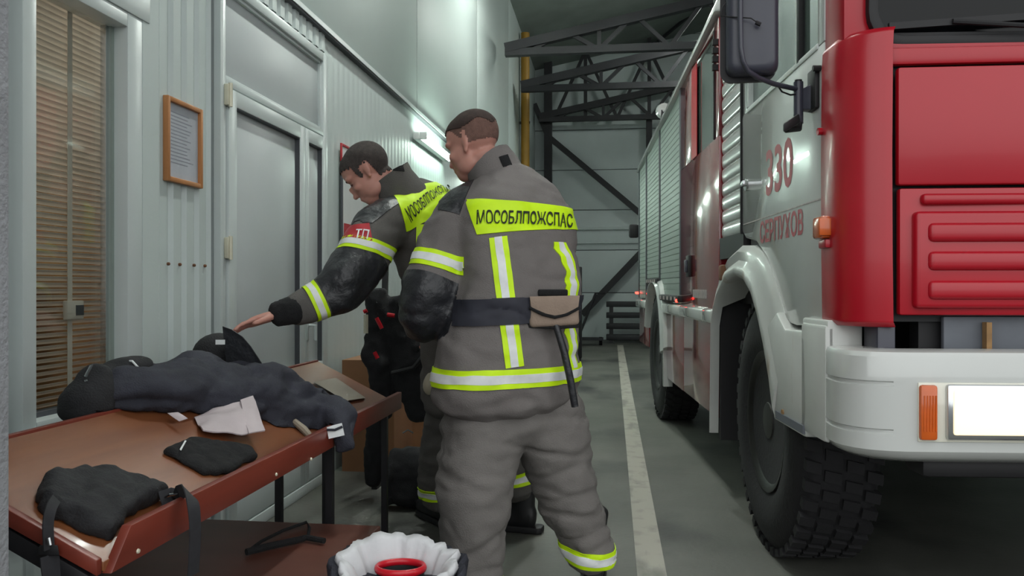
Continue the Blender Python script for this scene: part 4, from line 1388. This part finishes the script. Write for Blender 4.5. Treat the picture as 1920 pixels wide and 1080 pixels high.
def print_on(src, txt, size, o, xd, yd, zd, off, m, parent, sx=1.0, bend=None):
    """flat print pressed onto the cloth"""
    bvh = BVHTree.FromPolygons([v.co.copy() for v in src.vertices], [tuple(p.vertices) for p in src.polygons])
    me = text_mesh(txt, size, bold=size * .014)
    for v in me.vertices:
        q = o + xd * (v.co.x * sx) + yd * v.co.y
        h, n, i, d = bvh.ray_cast(q - zd * .6, zd)
        v.co = (h + n * off) if h else q
    me.materials.append(MATS[m])
    return link('lettering', me, None, parent)


# ---- head: frame F maps local (x right, y front, z up; origin between the ears) to world
def head_shapes(mb, F, neck):
    T = Matrix.Translation
    def E(x, y, z, rx, ry, rz, rot=0):
        ellipsoid(mb, F @ T((x, y, z)) @ Matrix.Rotation(R(rot), 4, 'X'), rx, ry, rz, 22, 14)
    E(0, -.012, .045, .076, .094, .084)          # cranium
    E(0, .012, .05, .070, .084, .072)            # forehead
    E(0, .030, -.02, .062, .066, .080)           # face
    E(0, .052, -.078, .040, .040, .034)          # chin and jaw
    E(.034, .022, -.062, .026, .045, .034)
    E(-.034, .022, -.062, .026, .045, .034)
    E(.030, .072, .030, .030, .022, .013)        # brows
    E(-.030, .072, .030, .030, .022, .013)
    E(0, .094, -.012, .010, .016, .030, -22)     # nose
    E(0, .106, -.030, .014, .014, .011)
    E(.040, .064, -.018, .022, .024, .018)       # cheekbones
    E(-.040, .064, -.018, .022, .024, .018)
    E(0, .088, -.056, .024, .014, .008)          # lips
    E(0, .085, -.066, .021, .013, .008)
    for s in (-1, 1):                            # ears: rim, lobe and tragus
        ellipsoid(mb, F @ T((s * .0715, -.010, .002)) @ Matrix.Rotation(R(s * 16), 4, 'Z') @ Matrix.Rotation(R(12), 4, 'X'), .0080, .0155, .026, 16, 10)
        ellipsoid(mb, F @ T((s * .0705, -.003, -.022)), .008, .010, .012, 12, 8)
    a = F @ Vector((0, -.020, -.03))
    loft(mb, spline([(a, .052, .056), (a.lerp(neck, .5), .055, .058), (neck, .066, .066)]), (F.to_3x3() @ Vector((1, 0, 0))), 20, 2.0)


def hair_from(body, F, name, m, parent, pred, off=.004):
    FI = F.inverted()
    def pr(c, n):
        return pred(FI @ c)
    return cut(body, [], off, name, m, parent, pr, thick=.004)


# ---- hand: wrist point, direction of the fingers, palm normal (out of the palm), thumb side
def hand_shapes(mb, w, d, pn, side, k=1.0, curl=.35):
    d = d.normalized()
    pn = (pn - d * pn.dot(d)).normalized()
    t = d.cross(pn).normalized()
    if t.dot(side) < 0:
        t = -t                                    # t points to the thumb side
    def L(a, b, c):
        return w + d * (a * k) + t * (b * k) + pn * (c * k)
    loft(mb, [(L(-.05, 0, 0), .027 * k, .021 * k), (L(0, 0, 0), .028 * k, .019 * k), (L(.03, .002, 0), .038 * k, .017 * k), (L(.065, .002, .002), .043 * k, .016 * k), (L(.092, 0, .004), .041 * k, .0135 * k)], t, 20, 2.4)
    for b, ln, r, sp in ((.031, .072, .0088, .10), (.010, .081, .0092, .02), (-.011, .075, .0088, -.06), (-.031, .058, .0078, -.15)):
        ps = [(L(.080, b, .003), r * k, r * k)]
        a0, b0, c0 = .090, b, .004
        seg = (ln * .46, ln * .31, ln * .23)
        ang = 0
        for i, sg in enumerate(seg):
            ang += curl * (.45, .8, .6)[i]
            ps.append((L(a0, b0, c0), r * k * (1.03 - .04 * i), r * k * (1.0 - .05 * i)))
            a0 += sg * math.cos(ang)
            b0 += sg * sp
            c0 += sg * math.sin(ang)
            ps.append((L(a0 - sg * .25 * math.cos(ang), b0, c0 - sg * .25 * math.sin(ang)), r * k * (.96 - .05 * i), r * k * (.92 - .05 * i)))
        ps.append((L(a0, b0, c0), r * k * .72, r * k * .68))
        loft(mb, ps, t, 12, 2.0)
    th = [(L(.012, .022, .006), .014 * k, .014 * k), (L(.038, .045, .014), .0125 * k, .012 * k), (L(.062, .058, .020), .0105 * k, .010 * k), (L(.086, .064, .024), .0095 * k, .0085 * k), (L(.098, .066, .026), .006 * k, .006 * k)]
    loft(mb, th, pn, 12, 2.0)


def boot(toe_dir, heel, ht, parent, lean=Vector((0, 0, 1)), name='boot'):
    """rubber boot standing on the floor at heel, pointing along toe_dir"""
    d = Vector((toe_dir[0], toe_dir[1], 0)).normalized()
    s = Vector((d.y, -d.x, 0))
    h = Vector((heel[0], heel[1], 0))
    mb = MB()
    loft(mb, spline([(h + d * -.0 + UP * .065, .036, .05), (h + d * .08 + UP * .07, .042, .058), (h + d * .17 + UP * .055, .048, .045), (h + d * .235 + UP * .05, .046, .038), (h + d * .275 + UP * .045, .034, .030)], 3), s, 20, 2.4)
    loft(mb, spline([(h + d * .055 + UP * .06, .042, .058), (h + d * .05 + UP * .14, .046, .058), (h + d * .05 + lean * .24, .052, .06), (h + d * .05 + lean * ht, .06, .066)], 3), s, 20, 2.2)
    me = remesh(mb, .009, 3, name=name)
    o = link(name, me, 'boot_rubber', parent)
    pl = []
    for a, w in ((-.045, .024), (-.03, .038), (.03, .041), (.1, .043), (.17, .05), (.23, .048), (.27, .035), (.285, .018)):
        pl.append((a, w))
    poly = [h + d * a + s * w for a, w in pl] + [h + d * a - s * w for a, w in reversed(pl)]
    MB().rings([[Vector((p.x, p.y, .003)) for p in poly], [Vector((p.x, p.y, .03)) for p in poly]]).build('boot_sole', 'truck_black', o, bevel=.004)
    return o


# ------------------------------------------------------------------ near man, seen from behind
TH = R(30)
RS = RIGHT * math.cos(TH) + FWD * math.sin(TH)       # his right
FR = FWD * math.cos(TH) - RIGHT * math.sin(TH)       # the way he faces
def pp(px, py, d, a, b):
    return (at(px, py, d), a, b)

root_b = at(955, 1130, 2.80)
hd_c = at(889, 276, 2.90)
fdir = (-RIGHT * .86 + FWD * .48 - UP * .30).normalized()
rdir = fdir.cross(UP).normalized()
udir = rdir.cross(fdir)
F2 = Matrix((( rdir.x, fdir.x, udir.x, hd_c.x), (rdir.y, fdir.y, udir.y, hd_c.y), (rdir.z, fdir.z, udir.z, hd_c.z), (0, 0, 0, 1)))
F2 = F2 @ Matrix.Scale(1.02, 4)
neck2 = at(930, 345, 2.90)
# joints
shL, elL, wrL = at(848, 415, 2.80), at(802, 560, 2.72), at(790, 612, 2.95)
shR, elR, wrR = at(1020, 420, 3.03), at(1015, 560, 3.08), at(965, 600, 3.12)
hipL, knL, anL = at(905, 770, 2.76), at(885, 930, 2.74), at(888, 1085, 2.74)
hipR, knR, anR = at(1020, 770, 2.86), at(1075, 925, 2.90), at(1112, 1060, 2.94)

mb = MB()
head_shapes(mb, F2, neck2)
loft(mb, spline([(at(955, 760, 2.80), .15, .10), (at(968, 640, 2.78), .15, .10), (at(970, 560, 2.79), .14, .09), (at(965, 440, 2.86), .17, .10), (at(945, 365, 2.90), .13, .08), (neck2, .06, .06)]), RS)
for a, b, c in ((shL, elL, wrL), (shR, elR, wrR)):
    loft(mb, spline([(a, .055, .055), (a.lerp(b, .6), .05, .05), (b, .042, .042), (b.lerp(c, .4), .04, .04), (c, .03, .027)]), RS, 16, 2.0)
for a, b, c in ((hipL, knL, anL), (hipR, knR, anR)):
    loft(mb, spline([(a, .085, .085), (a.lerp(b, .6), .07, .07), (b, .052, .052), (b.lerp(c, .4), .040, .042), (c, .030, .030), (Vector((c.x, c.y, .09)), .030, .032)]), RS, 16, 2.0)
hand_shapes(mb, wrL, (FWD * .95 + UP * .15 + RIGHT * .1), -UP, RIGHT, .95)
hand_shapes(mb, wrR, (-RIGHT * .8 - UP * .3), -UP, -FWD)
body_me = remesh(mb, .0065, 3, .45, 'person')
P2 = link('person', body_me, 'skin')
tag(P2, 'man in grey firefighter suit seen from behind with tan belt pouch', 'person')

# hair: dark on the crown, clipped short at sides and nape
hair_from(body_me, F2, 'clipped_hair', 'hair_fade', P2, lambda q: q.z > .0 + max(0, (q.y + .02) * 1.1) and q.y < .055 and not (abs(q.x) > .074 and -.035 < q.y < .02 and q.z < .045) and q.z > -.045, .0018)
hair_from(body_me, F2, 'hair', 'hair_brown', P2, lambda q: q.z > .062 + .012 * math.sin(q.x * 90) + max(0, (q.y - .05) * .5) - (.0 if q.y < .03 else .0) and q.y < .088, .0045)

# jacket: torso and both sleeves in one surface
jb = MB()
loft(jb, spline([pp(952, 748, 2.80, .272, .185), pp(952, 700, 2.79, .272, .19), pp(960, 640, 2.785, .252, .18), pp(970, 580, 2.78, .226, .16), pp(975, 520, 2.80, .222, .16), pp(968, 450, 2.84, .228, .158), pp(958, 395, 2.87, .222, .145), pp(945, 355, 2.89, .165, .115), pp(935, 330, 2.90, .10, .09)]), RS, 36, 2.4)
loft(jb, spline([(at(905, 385, 2.86), .09, .09), (at(862, 412, 2.82), .092, .095), (at(835, 455, 2.79), .092, .092), (at(815, 510, 2.76), .093, .09), (at(800, 565, 2.74), .10, .095), (at(796, 592, 2.80), .09, .092), (at(793, 604, 2.90), .07, .075), (at(792, 608, 2.98), .055, .055)]), RS, 28, 2.2)
loft(jb, spline([(at(1000, 385, 2.96), .085, .085), (shR, .09, .09), (shR.lerp(elR, .5), .085, .085), (elR, .085, .085), (elR.lerp(wrR, .5), .072, .072), (wrR, .055, .05)]), RS, 24, 2.2)
jm = remesh(jb, .0115, 5, .5, 'jacket')
wrinkle(jm, .011, (5, 5, 9), 3.1, .008, (4, 4, 7), 6)
J2 = link('jacket', jm, 'jacket', P2)
# dark padded lower sleeve
armpred = near_axis(at(845, 430, 2.80), at(800, 575, 2.76), .145, -.1, 1.35)
ax = (elL - shL).normalized()
def sleeve_low(c, n):
    return (near_axis(at(815, 510, 2.76), at(798, 580, 2.77), .125, -.2, 1.6)(c, n) or near_axis(at(798, 585, 2.77), at(792, 608, 2.98), .115, -.5, 1)(c, n)) and RIGHT.dot(c - at(862, 560, 2.78)) < 0
cut(jm, [(at(812, 527, 2.76), -ax)], .002, 'elbow_panel', 'leather', J2, sleeve_low)
tape(jm, at(822, 494, 2.77), (at(812, 530, 2.76) - at(830, 462, 2.78)), .030, .004, J2, lambda c, n: near_axis(shL, elL, .125, 0, 1)(c, n) and RIGHT.dot(c - at(872, 500, 2.78)) < .0)
sa_ = (at(792, 608, 2.98) - at(796, 592, 2.80))
tape(jm, at(794, 606, 2.90), sa_, .024, .003, J2, lambda c, n: (c - at(794, 606, 2.90)).length < .12)
# shoulder pad
cut(jm, [(at(872, 390, 2.84), RIGHT * .9 - UP * .3), (at(826, 395, 2.84), -RIGHT), (at(850, 404, 2.84), -UP - RIGHT * .25)], .003, 'shoulder_pad', 'leather', J2, lambda c, n: (c - at(850, 400, 2.82)).length < .16)
# yoke panel on the back with its print
ydir = UP - FR * .12
hp = at(968, 412, 2.72)
yoke_planes = [(at(960, 380, 2.75), (UP * 1 + RIGHT * .05)), (at(960, 438, 2.75), (-UP + RIGHT * .09)), (at(890, 424, 2.75), (-RIGHT * .94 - UP * .33)), (hp + FR * .10, FR)]
yoke = cut(jm, yoke_planes, .004, 'back_panel', 'hivis', J2, lambda c, n: RIGHT.dot(c - at(876, 420, 2.75)) > 0)
print_on(jm, 'МОСОБЛПОЖСПАС', .064, at(985, 412, 2.7), (RS * .9 + RIGHT * .3).normalized(), (UP + RIGHT * .02), FWD, .0085, 'ink', yoke, .56)
# vertical tapes
def vtape(px_top, px_bot, y0, y1, d):
    a, b = at(px_top, y0, d), at(px_bot, y1, d)
    ax_ = (b - a).normalized()
    sd = ax_.cross(FWD).normalized()
    if sd.dot(RIGHT) < 0:
        sd = -sd
    ps = [(a, -ax_), (b, ax_)]
    pr = lambda c, n: FWD.dot(c - at(960, 550, 2.80)) < 0.02
    t = cut(jm, ps + slab((a + b) / 2, sd, .030), .0035, 'reflective_band', 'hivis', J2, pr)
    cut(jm, ps + slab((a + b) / 2, sd, .0125), .0052, 'silver_stripe', 'reflective', t, pr)
vtape(934, 965, 445, 686, 2.64)
# right-hand tape lies on the turned-away side of the back
a, b = at(1052, 455, 2.76), at(1068, 690, 2.72)
sdn = (FR * .75 + RS * .66).normalized()
tpr = lambda c, n: RS.dot(c - at(960, 550, 2.80)) > .10
tb = cut(jm, [(a, UP), (b, -UP), (at(960, 550, 2.80) + RS * .06, -RS)] + slab((a + b) / 2 + sdn * .0, sdn, .030), .0035, 'reflective_band', 'hivis', J2)
cut(jm, [(a, UP), (b, -UP), (at(960, 550, 2.80) + RS * .06, -RS)] + slab((a + b) / 2, sdn, .0125), .0052, 'silver_stripe', 'reflective', tb)
# hem tape
tape(jm, at(952, 699, 2.79), (UP - RIGHT * .015), .031, .0045, J2, lambda c, n: True)
# collar
cb_ = MB()
c0, c1 = at(938, 345, 2.90), at(915, 308, 2.905)
cl_ax = (c1 - c0).normalized()
rings = []
for t, a, b in ((-.25, .115, .115), (.2, .098, .10), (.7, .090, .098), (1.0, .088, .10)):
    c = c0.lerp(c1, t)
    sx = (RS - cl_ax * RS.dot(cl_ax)).normalized()
    rings.append(ring(c, sx, cl_ax.cross(sx), a, b, 32, 2.1))
rings += [[p + (rings[-1][i] * 0 + (sum(rings[-1], Vector()) / 32 - p) * .10) for i, p in enumerate(rings[-1])]]
rings += [[p + (sum(rings[0], Vector()) / 32 - p) * .10 - cl_ax * 0 for p in rings[0]]]
cmb = MB()
cmb.rings(rings + [rings[0]], cap=False)
cme = cmb.mesh('collar', angle=60)
# higher at the nape
nape = (-FR)
cc = (c0 + c1) / 2
for v in cme.vertices:
    h = cl_ax.dot(v.co - c0)
    k = max(0, (v.co - cc).normalized().dot(nape))
    if h > .02:
        v.co += cl_ax * (.045 * k * k) - fdir * .012 * k
bm = bmesh.new(); bm.from_mesh(cme); bmesh.ops.remove_doubles(bm, verts=bm.verts, dist=1e-5); bmesh.ops.subdivide_edges(bm, edges=bm.edges, cuts=1, use_grid_fill=True); bmesh.ops.recalc_face_normals(bm, faces=bm.faces); bm.to_mesh(cme); bm.free()
wrinkle(cme, .006, (9, 9, 9), 1.3)
smooth(cme, 60)
CL2 = link('collar', cme, 'jacket', J2)
cut(cme, slab(at(947, 300, 2.8), RIGHT + UP * .4, .016) + [(at(947, 289, 2.8), UP - RIGHT * .4), (at(950, 312, 2.8), -UP + RIGHT * .4)], .004, 'collar_tab', 'knit', CL2, lambda c, n: n.dot(FWD) < 0 and n.dot(c - (c0 + c1) / 2) > 0)

# belt with pouch and baton
bl = cut(jm, slab(at(965, 581, 2.78), (UP - RIGHT * .035), .043), .008, 'belt', 'belt_navy', P2, lambda c, n: near_axis(at(960, 700, 2.785), at(970, 500, 2.80), .30)(c, n) and RIGHT.dot(c - at(856, 581, 2.78)) > 0, thick=.008)
def facing_box(c, w, h, t, name, m, par, nrm, bevel=.01, tilt=0.0):
    s_ = UP.cross(nrm).normalized()
    M = Matrix.Rotation(tilt, 3, nrm)
    s2, u2 = M @ s_, M @ UP
    o = []
    for dn in (-t / 2, t / 2):
        for a_, b_ in ((-w / 2, -h / 2), (w / 2, -h / 2), (w / 2, h / 2), (-w / 2, h / 2)):
            o.append(c + s2 * a_ + u2 * b_ + nrm * dn)
    return MB().hexa(o).build(name, m, par, bevel=bevel, seg=3)
pn_ = (-FR * .72 + RS * .45 - RIGHT * .0).normalized()
pc = at(1037, 584, 2.64)
pn_ = (-FWD * .97 + RIGHT * .12).normalized()
po = facing_box(pc, .168, .098, .05, 'belt_pouch', 'pouch_tan', P2, pn_, .014, R(3))
s_ = UP.cross(pn_).normalized()
sgn = 1 if s_.dot(RIGHT) > 0 else -1
s_ = s_ * sgn
fc = pc + pn_ * .0275
flap = [(-.083, .050), (.083, .053), (.078, .012), (.03, -.008), (.0, -.013), (-.03, -.006), (-.078, .014)]
MB().rings([[fc + s_ * x + UP * y for x, y in flap], [fc + s_ * x + UP * y + pn_ * .007 for x, y in flap]]).build('pouch_flap', 'pouch_tan', po, bevel=.002)
ed = [(-.083, .014), (-.04, -.008), (.0, -.018), (.04, -.009), (.083, .014)]
MB().tube([fc + s_ * x + UP * y + pn_ * .004 for x, y in ed], .0055, 8).build('flap_binding', 'knit', po)
MB().tube([pc + s_ * x + UP * y + pn_ * .012 for x, y in ((-.083, .03), (-.086, -.02), (-.080, -.047), (.0, -.052), (.080, -.049), (.085, .0))], .006, 8).build('pouch_binding', 'knit', po)
facing_box(pc + UP * .062 - pn_ * .01, .10, .022, .03, 'pouch_loop', 'knit', po, pn_, .006)
MB().tube([at(1042, 608, 2.63), at(1058, 660, 2.62), at(1070, 715, 2.62), at(1078, 762, 2.63)], [.011, .0125, .0125, .012], 12).build('baton', 'leather', P2)

# trousers
tb_ = MB()
loft(tb_, spline([pp(958, 800, 2.81, .215, .15), pp(958, 740, 2.81, .225, .16), pp(958, 690, 2.80, .21, .15)]), RS, 30)
loft(tb_, spline([pp(905, 740, 2.78, .135, .15), pp(903, 800, 2.77, .140, .15), pp(895, 880, 2.75, .135, .14), pp(889, 950, 2.74, .124, .13), pp(886, 1010, 2.735, .112, .12), pp(886, 1070, 2.735, .102, .11), pp(888, 1112, 2.735, .094, .10)]), RS, 30)
loft(tb_, spline([pp(1015, 740, 2.84, .125, .14), pp(1032, 800, 2.86, .134, .14), pp(1052, 880, 2.885, .124, .125), pp(1072, 940, 2.90, .112, .115), pp(1090, 990, 2.915, .098, .105), pp(1106, 1034, 2.93, .085, .095), pp(1112, 1056, 2.935, .080, .09)]), RS, 30)
tm_ = remesh(tb_, .0115, 5, .5, 'trousers')
wrinkle(tm_, .011, (4, 4, 6), 8.4, .010, (2.6, 2.6, 8.5), 7)
wrinkle(tm_, .003, (14, 14, 22), 1.7, .005, (4.5, 4.5, 10), 8)
T2 = link('trousers', tm_, 'trousers', P2)
axR = at(1114, 1066, 2.935) - at(1090, 990, 2.915)
tape(tm_, at(1109, 1033, 2.93), axR + UP * .0 - RIGHT * .06, .031, .004, T2, lambda c, n: RIGHT.dot(c - at(1010, 1040, 2.85)) > 0)
tape(tm_, at(887, 1098, 2.735), UP, .033, .004, T2, lambda c, n: RIGHT.dot(c - at(985, 1040, 2.85)) < 0)
# cargo pocket flap
cut(tm_, [(at(862, 790, 2.6), -RIGHT * .04 - UP), (at(862, 752, 2.6), UP + RIGHT * .05), (at(905, 750, 2.6), RIGHT), (at(834, 750, 2.6), -RIGHT)], .012, 'pocket_flap', 'trousers', T2, lambda c, n: n.dot(FWD) < .1, thick=.008)
boot((FWD * .8 - RIGHT * .5), anL - (FWD * .8 - RIGHT * .5).normalized() * .05, .30, P2)
boot((FWD * .9 + RIGHT * .1), anR - (FWD * .9 + RIGHT * .1).normalized() * .05, .28, P2)

# ------------------------------------------------------------------ far man leaning over the table
T1 = R(58)
RS1 = RIGHT * math.cos(T1) + FWD * math.sin(T1)
FR1 = FWD * math.cos(T1) - RIGHT * math.sin(T1)
hc1 = at(694, 326, 3.34)
fd1 = (-RIGHT * .72 - UP * .66 + FWD * .06).normalized()
rd1 = fd1.cross(UP).normalized()
ud1 = rd1.cross(fd1)
F1 = Matrix(((rd1.x, fd1.x, ud1.x, hc1.x), (rd1.y, fd1.y, ud1.y, hc1.y), (rd1.z, fd1.z, ud1.z, hc1.z), (0, 0, 0, 1))) @ Matrix.Scale(1.03, 4)
neck1 = at(748, 372, 3.38)
sl1, el1, wl1 = at(724, 422, 3.22), at(640, 535, 3.02), at(516, 590, 2.92)
sr1, er1, wr1 = at(810, 400, 3.62), at(815, 520, 3.72), at(815, 590, 3.62)
h1c = at(880, 690, 3.52)
hl1, kl1, al1 = at(855, 700, 3.46), at(822, 860, 3.60), at(830, 955, 3.72)
hr1, kr1, ar1 = at(905, 700, 3.56), at(950, 850, 3.60), at(980, 960, 3.62)

mb = MB()
head_shapes(mb, F1, neck1)
loft(mb, spline([(h1c, .15, .10), (at(860, 600, 3.50), .14, .09), (at(815, 480, 3.45), .16, .09), (at(775, 400, 3.41), .13, .08), (neck1, .06, .06)]), RS1)
for a, b, c in ((sl1, el1, wl1), (sr1, er1, wr1)):
    loft(mb, spline([(a, .055, .055), (a.lerp(b, .6), .05, .05), (b, .042, .042), (b.lerp(c, .4), .04, .04), (c, .03, .027)]), UP, 16, 2.0)
for a, b, c in ((hl1, kl1, al1), (hr1, kr1, ar1)):
    loft(mb, spline([(a, .085, .085), (a.lerp(b, .6), .07, .07), (b, .052, .052), (b.lerp(c, .4), .040, .042), (c, .030, .030), (Vector((c.x, c.y, .09)), .030, .032)]), RS1, 16, 2.0)
hdir = at(455, 606, 2.86) - at(516, 590, 2.92)
hand_shapes(mb, at(514, 592, 2.915), hdir, (-UP * .9 - FWD * .35), -FWD, 1.0, .30)
hand_shapes(mb, wr1, (-RIGHT * .2 - UP * .8), -RIGHT, FWD)
b1 = remesh(mb, .0062, 2, .4, 'person')
P1 = link('person', b1, 'skin')
tag(P1, 'man in firefighter jacket darkened for shade leaning left with one hand over the table', 'person')
def hair1(q):
    if q.y < -.032:
        lim = -.045
    elif q.y < .016:
        lim = .032
    elif q.y < .034:
        lim = -.004
    else:
        lim = .052 + (q.y - .034) * .5
    return q.z > lim + .004 * math.sin(q.y * 400)
hair_from(b1, F1, 'hair', 'hair_grey', P1, hair1, .005)
for s in (-1, 1):
    ellipsoid(e_ := MB(), F1 @ Matrix.Translation((s * .030, .082, .008)), .014, .006, .004, 12, 8)
    e_.build('eyelid', 'hair_fade', P1)
    ellipsoid(e_ := MB(), F1 @ Matrix.Translation((s * .030, .088, .030)), .020, .006, .004, 12, 8)
    e_.build('eyebrow', 'hair_grey', P1)

jb = MB()
loft(jb, spline([(at(885, 760, 3.53), .25, .17), (at(882, 690, 3.52), .25, .17), (at(865, 600, 3.50), .225, .16), (at(835, 500, 3.47), .225, .16), (at(800, 425, 3.43), .225, .15), (at(770, 385, 3.40), .17, .12), (at(752, 365, 3.38), .10, .09)]), RS1, 34, 2.4)
loft(jb, spline([(at(775, 400, 3.34), .09, .09), (at(726, 422, 3.24), .106, .104), (at(692, 460, 3.15), .104, .100), (at(667, 502, 3.09), .104, .100), (at(640, 540, 3.03), .098, .095), (at(605, 560, 3.0), .078, .078), (at(570, 575, 2.96), .062, .06), (at(538, 584, 2.93), .05, .05)]), UP, 28, 2.2)
loft(jb, spline([(at(790, 390, 3.52), .085, .085), (sr1, .09, .09), (sr1.lerp(er1, .5), .085, .085), (er1, .085, .085), (er1.lerp(wr1, .5), .072, .072), (wr1, .055, .05)]), UP, 24, 2.2)
jm1 = remesh(jb, .0115, 5, .5, 'jacket')
wrinkle(jm1, .011, (6, 6, 7), 12.1, .008, (5, 5, 5))
J1 = link('jacket', jm1, 'jacket_shaded', P1)
cuffm = MB()
loft(cuffm, spline([(at(556, 580, 2.945), .056, .054), (at(535, 585, 2.925), .050, .048), (at(514, 591, 2.915), .044, .042)]), UP, 20, 2.1)
cume = remesh(cuffm, .006, 2, name='cuff')
wrinkle(cume, .002, (60, 60, 60))
link('knit_cuff', cume, 'knit', J1)
arm1 = near_axis(sl1, el1, .16, -.1, 1.2)
ax1 = (el1 - sl1).normalized()
fx1 = (wl1 - el1).normalized()
cut(jm1, [(at(690, 480, 3.12), -ax1), (at(607, 562, 3.0), fx1)], .002, 'elbow_panel', 'leather', J1, lambda c, n: near_axis(at(690, 480, 3.12), at(607, 562, 3.0), .17, -.2, 1.25)(c, n) and FWD.dot(c - at(700, 500, 3.26)) < 0)
tape(jm1, at(695, 470, 3.13), ax1 * .45 - UP * .75, .027, .004, J1, near_axis(sl1, el1, .135, .05, 1))
tape(jm1, at(593, 567, 2.985), fx1, .024, .004, J1, near_axis(el1, wl1, .12, 0, 1))
# red arm patch
pa = cut(jm1, [(at(690, 420, 3.1), UP - RIGHT * .1), (at(675, 456, 3.1), -UP + RIGHT * .1), (at(699, 440, 3.1), RIGHT + UP * .25)], .004, 'arm_patch', 'sign_red', J1, lambda c, n: near_axis(sl1, el1, .15, -.2, 1)(c, n) and n.dot(FWD) < -.05)
print_on(jm1, 'ТП', .046, at(674, 440, 3.0), (RIGHT - UP * .08).normalized(), (UP + RIGHT * .15).normalized(), FWD, .0085, 'reflective', pa, .8)
# dark shoulder patch
cut(jm1, [(at(735, 395, 3.2), RIGHT * .7 - UP * .7)], .003, 'shoulder_pad', 'leather', J1, lambda c, n: (c - at(712, 405, 3.2)).length < .12 and n.z > .2)
# back panel with print, running up and away over the back
xd1 = (at(850, 352, 3.50) - at(765, 402, 3.20)).normalized()
yl = (at(790, 420, 3.25) - at(740, 380, 3.25)).normalized()
yk1 = cut(jm1, [(at(742, 378, 3.25), (-RIGHT * .55 - UP * .1 - xd1 * .2)), (at(785, 424, 3.25), -UP * .8 + RIGHT * .50), (at(800, 347, 3.4), UP * .925 - RIGHT * .38), (at(890, 350, 3.4), RIGHT)], .004, 'back_panel', 'hivis', J1, lambda c, n: n.dot(FWD) < .35 and n.z > -.4)
vd = (-FR1 * .55 + UP * .35 - FWD * .35).normalized()
print_on(jm1, 'МОСОБЛПОЖСПАС', .062, at(806, 379, 3.33), xd1, (UP * .85 - RIGHT * .45 + FWD * .1).normalized(), (FWD * .85 + RIGHT * .1 - UP * .35).normalized(), .0085, 'ink', yk1, .60)
# lower tape below the panel
cut(jm1, [(at(782, 425, 3.25), -UP * .0 + -RIGHT), (at(808, 425, 3.25), RIGHT), (at(790, 420, 3.2), UP)], .004, 'reflective_band', 'hivis', J1, lambda c, n: n.dot(FWD) < -.1 and (c - at(795, 430, 3.28)).length < .09)
# collar
c0, c1 = at(758, 372, 3.38), at(728, 328, 3.36)
cl_ax = (c1 - c0).normalized()
rings = []
for t, a, b in ((-.25, .112, .112), (.2, .098, .10), (.7, .092, .098), (1.0, .090, .10)):
    c = c0.lerp(c1, t)
    sx = (RS1 - cl_ax * RS1.dot(cl_ax)).normalized()
    rings.append(ring(c, sx, cl_ax.cross(sx), a, b, 32, 2.1))
rings += [[p + (sum(rings[-1], Vector()) / 32 - p) * .10 for p in rings[-1]]]
rings += [[p + (sum(rings[0], Vector()) / 32 - p) * .10 for p in rings[0]]]
cmb = MB()
cmb.rings(rings + [rings[0]], cap=False)
cme = cmb.mesh('collar', angle=60)
bm = bmesh.new(); bm.from_mesh(cme); bmesh.ops.remove_doubles(bm, verts=bm.verts, dist=1e-5); bmesh.ops.subdivide_edges(bm, edges=bm.edges, cuts=1, use_grid_fill=True); bmesh.ops.recalc_face_normals(bm, faces=bm.faces); bm.to_mesh(cme); bm.free()
wrinkle(cme, .006, (9, 9, 9), 5.3)
smooth(cme, 60)
CL1 = link('collar', cme, 'jacket_shaded', J1)
cut(cme, slab(at(745, 310, 3.3), RIGHT + UP * .3, .020) + [(at(745, 296, 3.3), UP), (at(745, 322, 3.3), -UP)], .004, 'collar_tab', 'knit', CL1, lambda c, n: n.dot(c - (c0 + c1) / 2) > 0)

tb_ = MB()
loft(tb_, spline([(at(885, 790, 3.54), .20, .14), (at(882, 700, 3.52), .20, .14), (at(878, 650, 3.51), .19, .13)]), RS1, 28)
loft(tb_, spline([(at(860, 740, 3.48), .12, .125), (at(840, 820, 3.54), .115, .12), (at(825, 880, 3.62), .10, .105), (at(822, 935, 3.70), .08, .085)]), RS1, 28)
loft(tb_, spline([(at(910, 740, 3.55), .12, .125), (at(935, 820, 3.57), .115, .12), (at(955, 870, 3.60), .10, .10), (at(976, 920, 3.62), .085, .085)]), RS1, 28)
tm1 = remesh(tb_, .0115, 5, .5, 'trousers')
wrinkle(tm1, .012, (5, 5, 12), 2.4, .010, (4, 4, 10))
TT1 = link('trousers', tm1, 'jacket_shaded', P1)
tape(tm1, at(970, 893, 3.61), UP - RIGHT * .15, .030, .004, TT1, lambda c, n: RIGHT.dot(c - at(895, 880, 3.6)) > 0)
tape(tm1, at(823, 920, 3.69), UP, .030, .004, TT1, lambda c, n: RIGHT.dot(c - at(895, 880, 3.6)) < 0)
boot((-RIGHT * .9 + FWD * .3), ar1 - (-RIGHT * .9 + FWD * .3).normalized() * .05, .31, P1)
boot((-RIGHT * .5 + FWD * .8), al1 - (-RIGHT * .5 + FWD * .8).normalized() * .05, .27, P1)

# pale cream helmet at the far man's hip, showing past the near man
ellipsoid(e_ := MB(), Matrix.Translation(at(815, 716, 3.36)) @ Matrix.Rotation(R(30), 4, 'Y'), .045, .05, .062, 18, 12)
e_.build('belt_helmet', 'pale_cream', P1)
